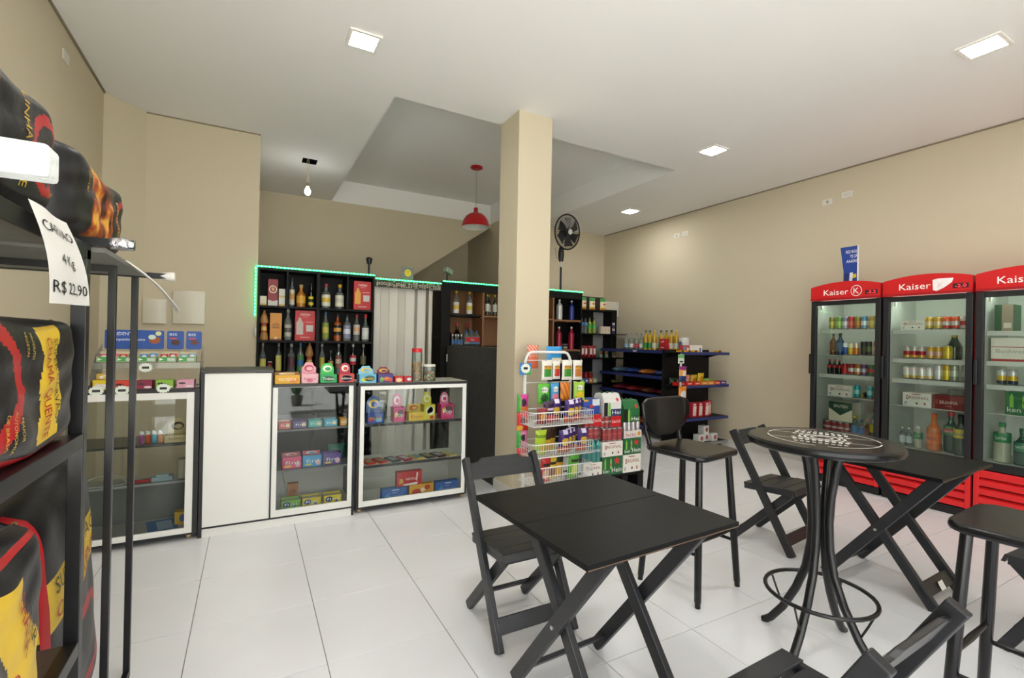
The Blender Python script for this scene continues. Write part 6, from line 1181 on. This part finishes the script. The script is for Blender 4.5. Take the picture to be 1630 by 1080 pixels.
paper(((-.398, 1.318, 1.688), (-.398, 1.55, 1.686), (-.385, 1.40, 1.482), (-.385, 1.70, 1.492)), 'price_sign', 'white paper price sign reading CARVAO 4 Kg clipped to the charcoal rack', (('CARVAO', .08, .92, .25, .105), ('4 Kg', .30, .72, .56, .115), ('R$ 22,90', .05, .95, .88, .13)))
paper(((-.370, 2.02, 1.662), (-.372, 2.20, 1.664), (-.215, 2.02, 1.50), (-.25, 2.24, 1.505)), 'price_sign', 'curled white paper sign seen nearly edge-on at the open frame', (('10,', .3, .7, .8, .1),))
def fire_mat():
    m = M('sack_fire', 'c86420', .45); nt = m.node_tree; N = nt.nodes; L = nt.links
    tc = N.new('ShaderNodeTexCoord'); nz = N.new('ShaderNodeTexNoise'); nz.inputs['Scale'].default_value = 16; nz.inputs['Detail'].default_value = 6; nz.inputs['Distortion'].default_value = .8
    rp = N.new('ShaderNodeValToRGB'); e = rp.color_ramp.elements; e[0].position = .36; e[0].color = lin('2a0e06'); e[1].position = .66; e[1].color = lin('e8b040'); q = e.new(.5); q.color = lin('b84a14')
    L.new(tc.outputs['Object'], nz.inputs['Vector']); L.new(nz.outputs['Fac'], rp.inputs[0]); L.new(rp.outputs[0], N['Principled BSDF'].inputs['Base Color'])
fire_mat()
# charcoal sacks: pillow with printed face (local front -Y)
blkbag = 'bag'
def sackbag(name, label, L, H, T, loc, rz, pat, texts=(), tilt=0., roll=0., nu=64, nv=40, crimp=True, pw=8, lean=0., group='charcoal sacks'):
    def S(u, v, off=0.):
        e = (1-abs(2*u-1)**pw)*(1-abs(2*v-1)**pw); wob = .0025*math.sin(u*17+v*7)+.002*math.sin(v*23-u*9)
        return Vector(((u-.5)*L*(1-.03*math.cos((v-.5)*PI)), -(T/2*max(e, 0)**.45)-wob*e-off, v*H+.012*math.sin(u*9)*e))
    b = MB(); me_pts = [S(i/nu, j/nv) for j in range(nv+1) for i in range(nu+1)]
    tmp = MB(); n = nu+1
    cols = {}
    for j in range(nv):
        for i in range(nu):
            c = pat((i+.5)/nu, (j+.5)/nv); cols.setdefault(c, []).append((j*n+i, j*n+i+1, (j+1)*n+i+1, (j+1)*n+i))
    base = M('sack_black', '17171a', .38, var=.2, scale=15, bump=.25)
    V = [tuple(p) for p in me_pts]; V2 = [(p[0], -p[1], p[2]) for p in me_pts]
    mm = {'k': base, 'r': M('sack_red', 'b01a20', .4, var=.12, scale=20), 'y': M('sack_yellow', 'd8b42c', .45, var=.12, scale=20), 'f': M('sack_fire'), 'w': M('sack_brown_edge', '9a7a4a', .6)}
    for c, fs in cols.items(): tmp.add(V, fs, mm[c], True)
    tmp.add(V2, [(q[3], q[2], q[1], q[0]) for fs in cols.values() for q in fs], base, True)
    me = tmp.mesh(name); bm = bmesh.new(); bm.from_mesh(me); bmesh.ops.remove_doubles(bm, verts=bm.verts, dist=.0004); bm.to_mesh(me); bm.free()
    o = bpy.data.objects.new(name, me); COL.objects.link(o); o.location = loc; o.rotation_euler = (tilt, roll, rz); tag(o, label, 'charcoal sack', group)
    if texts:
        b = MB()
        for s, u, v, size, wd, ang, colr in texts:
            vs_, f, w = text_geo(s); kx = wd/w if wd else size
            b.add([tuple(S(min(1, max(0, u+((p[0]*kx-(wd or w*kx)/2)*math.cos(ang)-p[1]*size*math.sin(ang))/L)), min(1, max(0, v+((p[0]*kx-(wd or w*kx)/2)*math.sin(ang)+p[1]*size*math.cos(ang))/H)), .003)) for p in vs_], f, colr)
        b.build('print', o)
    if crimp:
        for u in (0, 1):
            b = MB(); pts = [S(u, k/16)+Vector(((.004 if k % 2 else -.004)+(.008 if u else -.008), 0, 0)) for k in range(17)]; b.tube(pts, .006, mm['w'], 5); b.build('stitched_end', o)
    return o
DN = -PI/2
def ringpat(cu, cv, L, H, r0, r1, extra):
    def p(u, v):
        d = math.hypot((u-cu)*L, (v-cv)*H)
        if r0 < d < r1: return 'r'
        return extra(u, v)
    return p
# middle shelf sack lying on its side, print running downwards
L_, H_ = .62, .315
def ex(u, v):
    if v < .075: return 'r'
    if .515+.02*math.sin(v*20) < u < .705+.015*math.sin(v*15+1) and .12 < v < .95: return 'y'
    return 'k'
sackbag('charcoal_sack', 'black charcoal sack with red ring and yellow banner lying on the middle rack shelf', L_, H_, .14, (-.475, 1.425, 1.136), PI/2, ringpat(.15, .52, L_, H_, .092, .135, ex),
        (('CHAMA QUENTE', .555, .52, .035, .23, DN, 'a81c20'), ('SUPER CARVÃO', .64, .56, .026, .19, DN, '2a2210'), ('MAIOR', .335, .26, .012, .05, DN, 'c8a83a'), ('AUTONOMIA', .285, .24, .012, .085, DN, 'c8a83a'), ('DE BRASA', .235, .24, .012, .07, DN, 'c8a83a'), ('PRODUTO', .415, .82, .010, .055, DN, 'c8a83a'), ('VEGETAL', .375, .82, .010, .055, DN, 'c8a83a')))
# sacks on the top
L_, H_ = .68, .27
sackbag('charcoal_sack', 'black charcoal sack with yellow lettering on the rack top by the foam-wrapped bar', L_, H_, .26, (-.555, 1.315, 1.694), PI/2, ringpat(.80, .47, L_, H_, .070, .095, lambda u, v: 'k' if u > .52 else ('f' if u < .42 else 'k')), (('LINHA PRIME', .585, .52, .034, .20, DN, 'd0a830'), ('carvao vegetal', .88, .18, .012, .09, .35, 'c8a040')))
L_, H_ = .68, .255
sackbag('charcoal_sack', 'black charcoal sack with an orange flame panel on the rack top', L_, H_, .24, (-.545, 2.035, 1.694), PI/2, ringpat(.84, .48, L_, H_, .055, .078, lambda u, v: 'f' if .27 < u < .62 else ('k')), (('PRIME', .70, .50, .030, .12, DN, 'd0a830'), ('NUTRI', .18, .62, .012, .06, DN, 'c8a040'), ('Churrasco', .44, .52, .016, .10, DN, '3a1408')))
# sacks below
L_, H_ = .40, .43
def banner(u, v):
    if v > .93 or u > .93: return 'r'
    if .30+.5*(u-.5) < v-.18+.06*math.sin(u*8) < .56+.5*(u-.5): return 'y'
    return 'k'
sackbag('charcoal_sack', 'black charcoal sack with a ragged yellow banner leaning on the lower rack shelf rail', .40, .42, .13, (-.468, 1.31, .558), PI/2, lambda u, v: 'r' if .955 < v < .975 else ('y' if .42+.14*math.sin(v*6) < u < .78+.16*math.sin(v*6) and v < .86 else 'k'), (('SUPER', .72, .55, .03, .13, DN+.2, '2a2210'), ('CHAMA', .60, .60, .034, .15, DN+.25, 'a81c20'), ('QUENTE', .52, .24, .034, .14, DN+.1, 'a81c20')))
def tallpat(u, v):
    if .03 < u < .075 or (.972 < v < .985 and u < .97) or .93 < u < .97: return 'r'
    if .58 < v < .76: return 'y'
    return 'k'
o = sackbag('charcoal_sack', 'tall black charcoal sack with a flame star leaning inside the open frame', .48, .95, .17, (-.555, 2.15, .068), PI/2, ringpat(.62, .30, .48, .95, .13, .165, tallpat), (('SUPER CARVAO', .50, .69, .05, .36, 0, '3a3010'), ('CHAMA QUENTE', .52, .60, .05, .38, 0, 'a81c20')), roll=-.25)
b = MB(); b.star_y(0, 0, .05, 0, 'd89a24', 8, .4); st = b.build('flame_star', o, (.02, -.089, .835))
# ---------------------------------------------------------------- the pavement outside, as the glass fronts mirror it
b = MB(); b.box(-6, 12, -9.1, -9.0, -.16, 1.9, M('outside_wall', 'cfc9b8', .8, var=.05, scale=2)); struct(b.build('wall_outside'))
t = thing('potted_plant', 'leafy plant in a grey pot on the pavement outside the shop', 'plant', (.9, -3.15, -.06))
b = MB(); b.lathe([(0, 0), (.09, 0), (.12, .2), (.13, .2), (.13, .22), (.11, .22), (.105, .19), (0, .19)], '6a6862', 16); b.build('pot', t)
rnd = random.Random(2); lf = M('leaf_green', '3f6a2c', .5, var=.3, scale=9)
for k in range(26):
    a = rnd.random()*2*PI; r = .05+.2*rnd.random(); z = .35+.35*rnd.random(); b = MB(); c, s_ = math.cos(a), math.sin(a)
    b.add([(0, 0, .19), (c*r*.5-s_*.04, s_*r*.5+c*.04, z*.75), (c*r, s_*r, z), (c*r*.5+s_*.04, s_*r*.5-c*.04, z*.72)], [(0, 1, 2), (0, 2, 3)], lf); b.build('leaf', t)
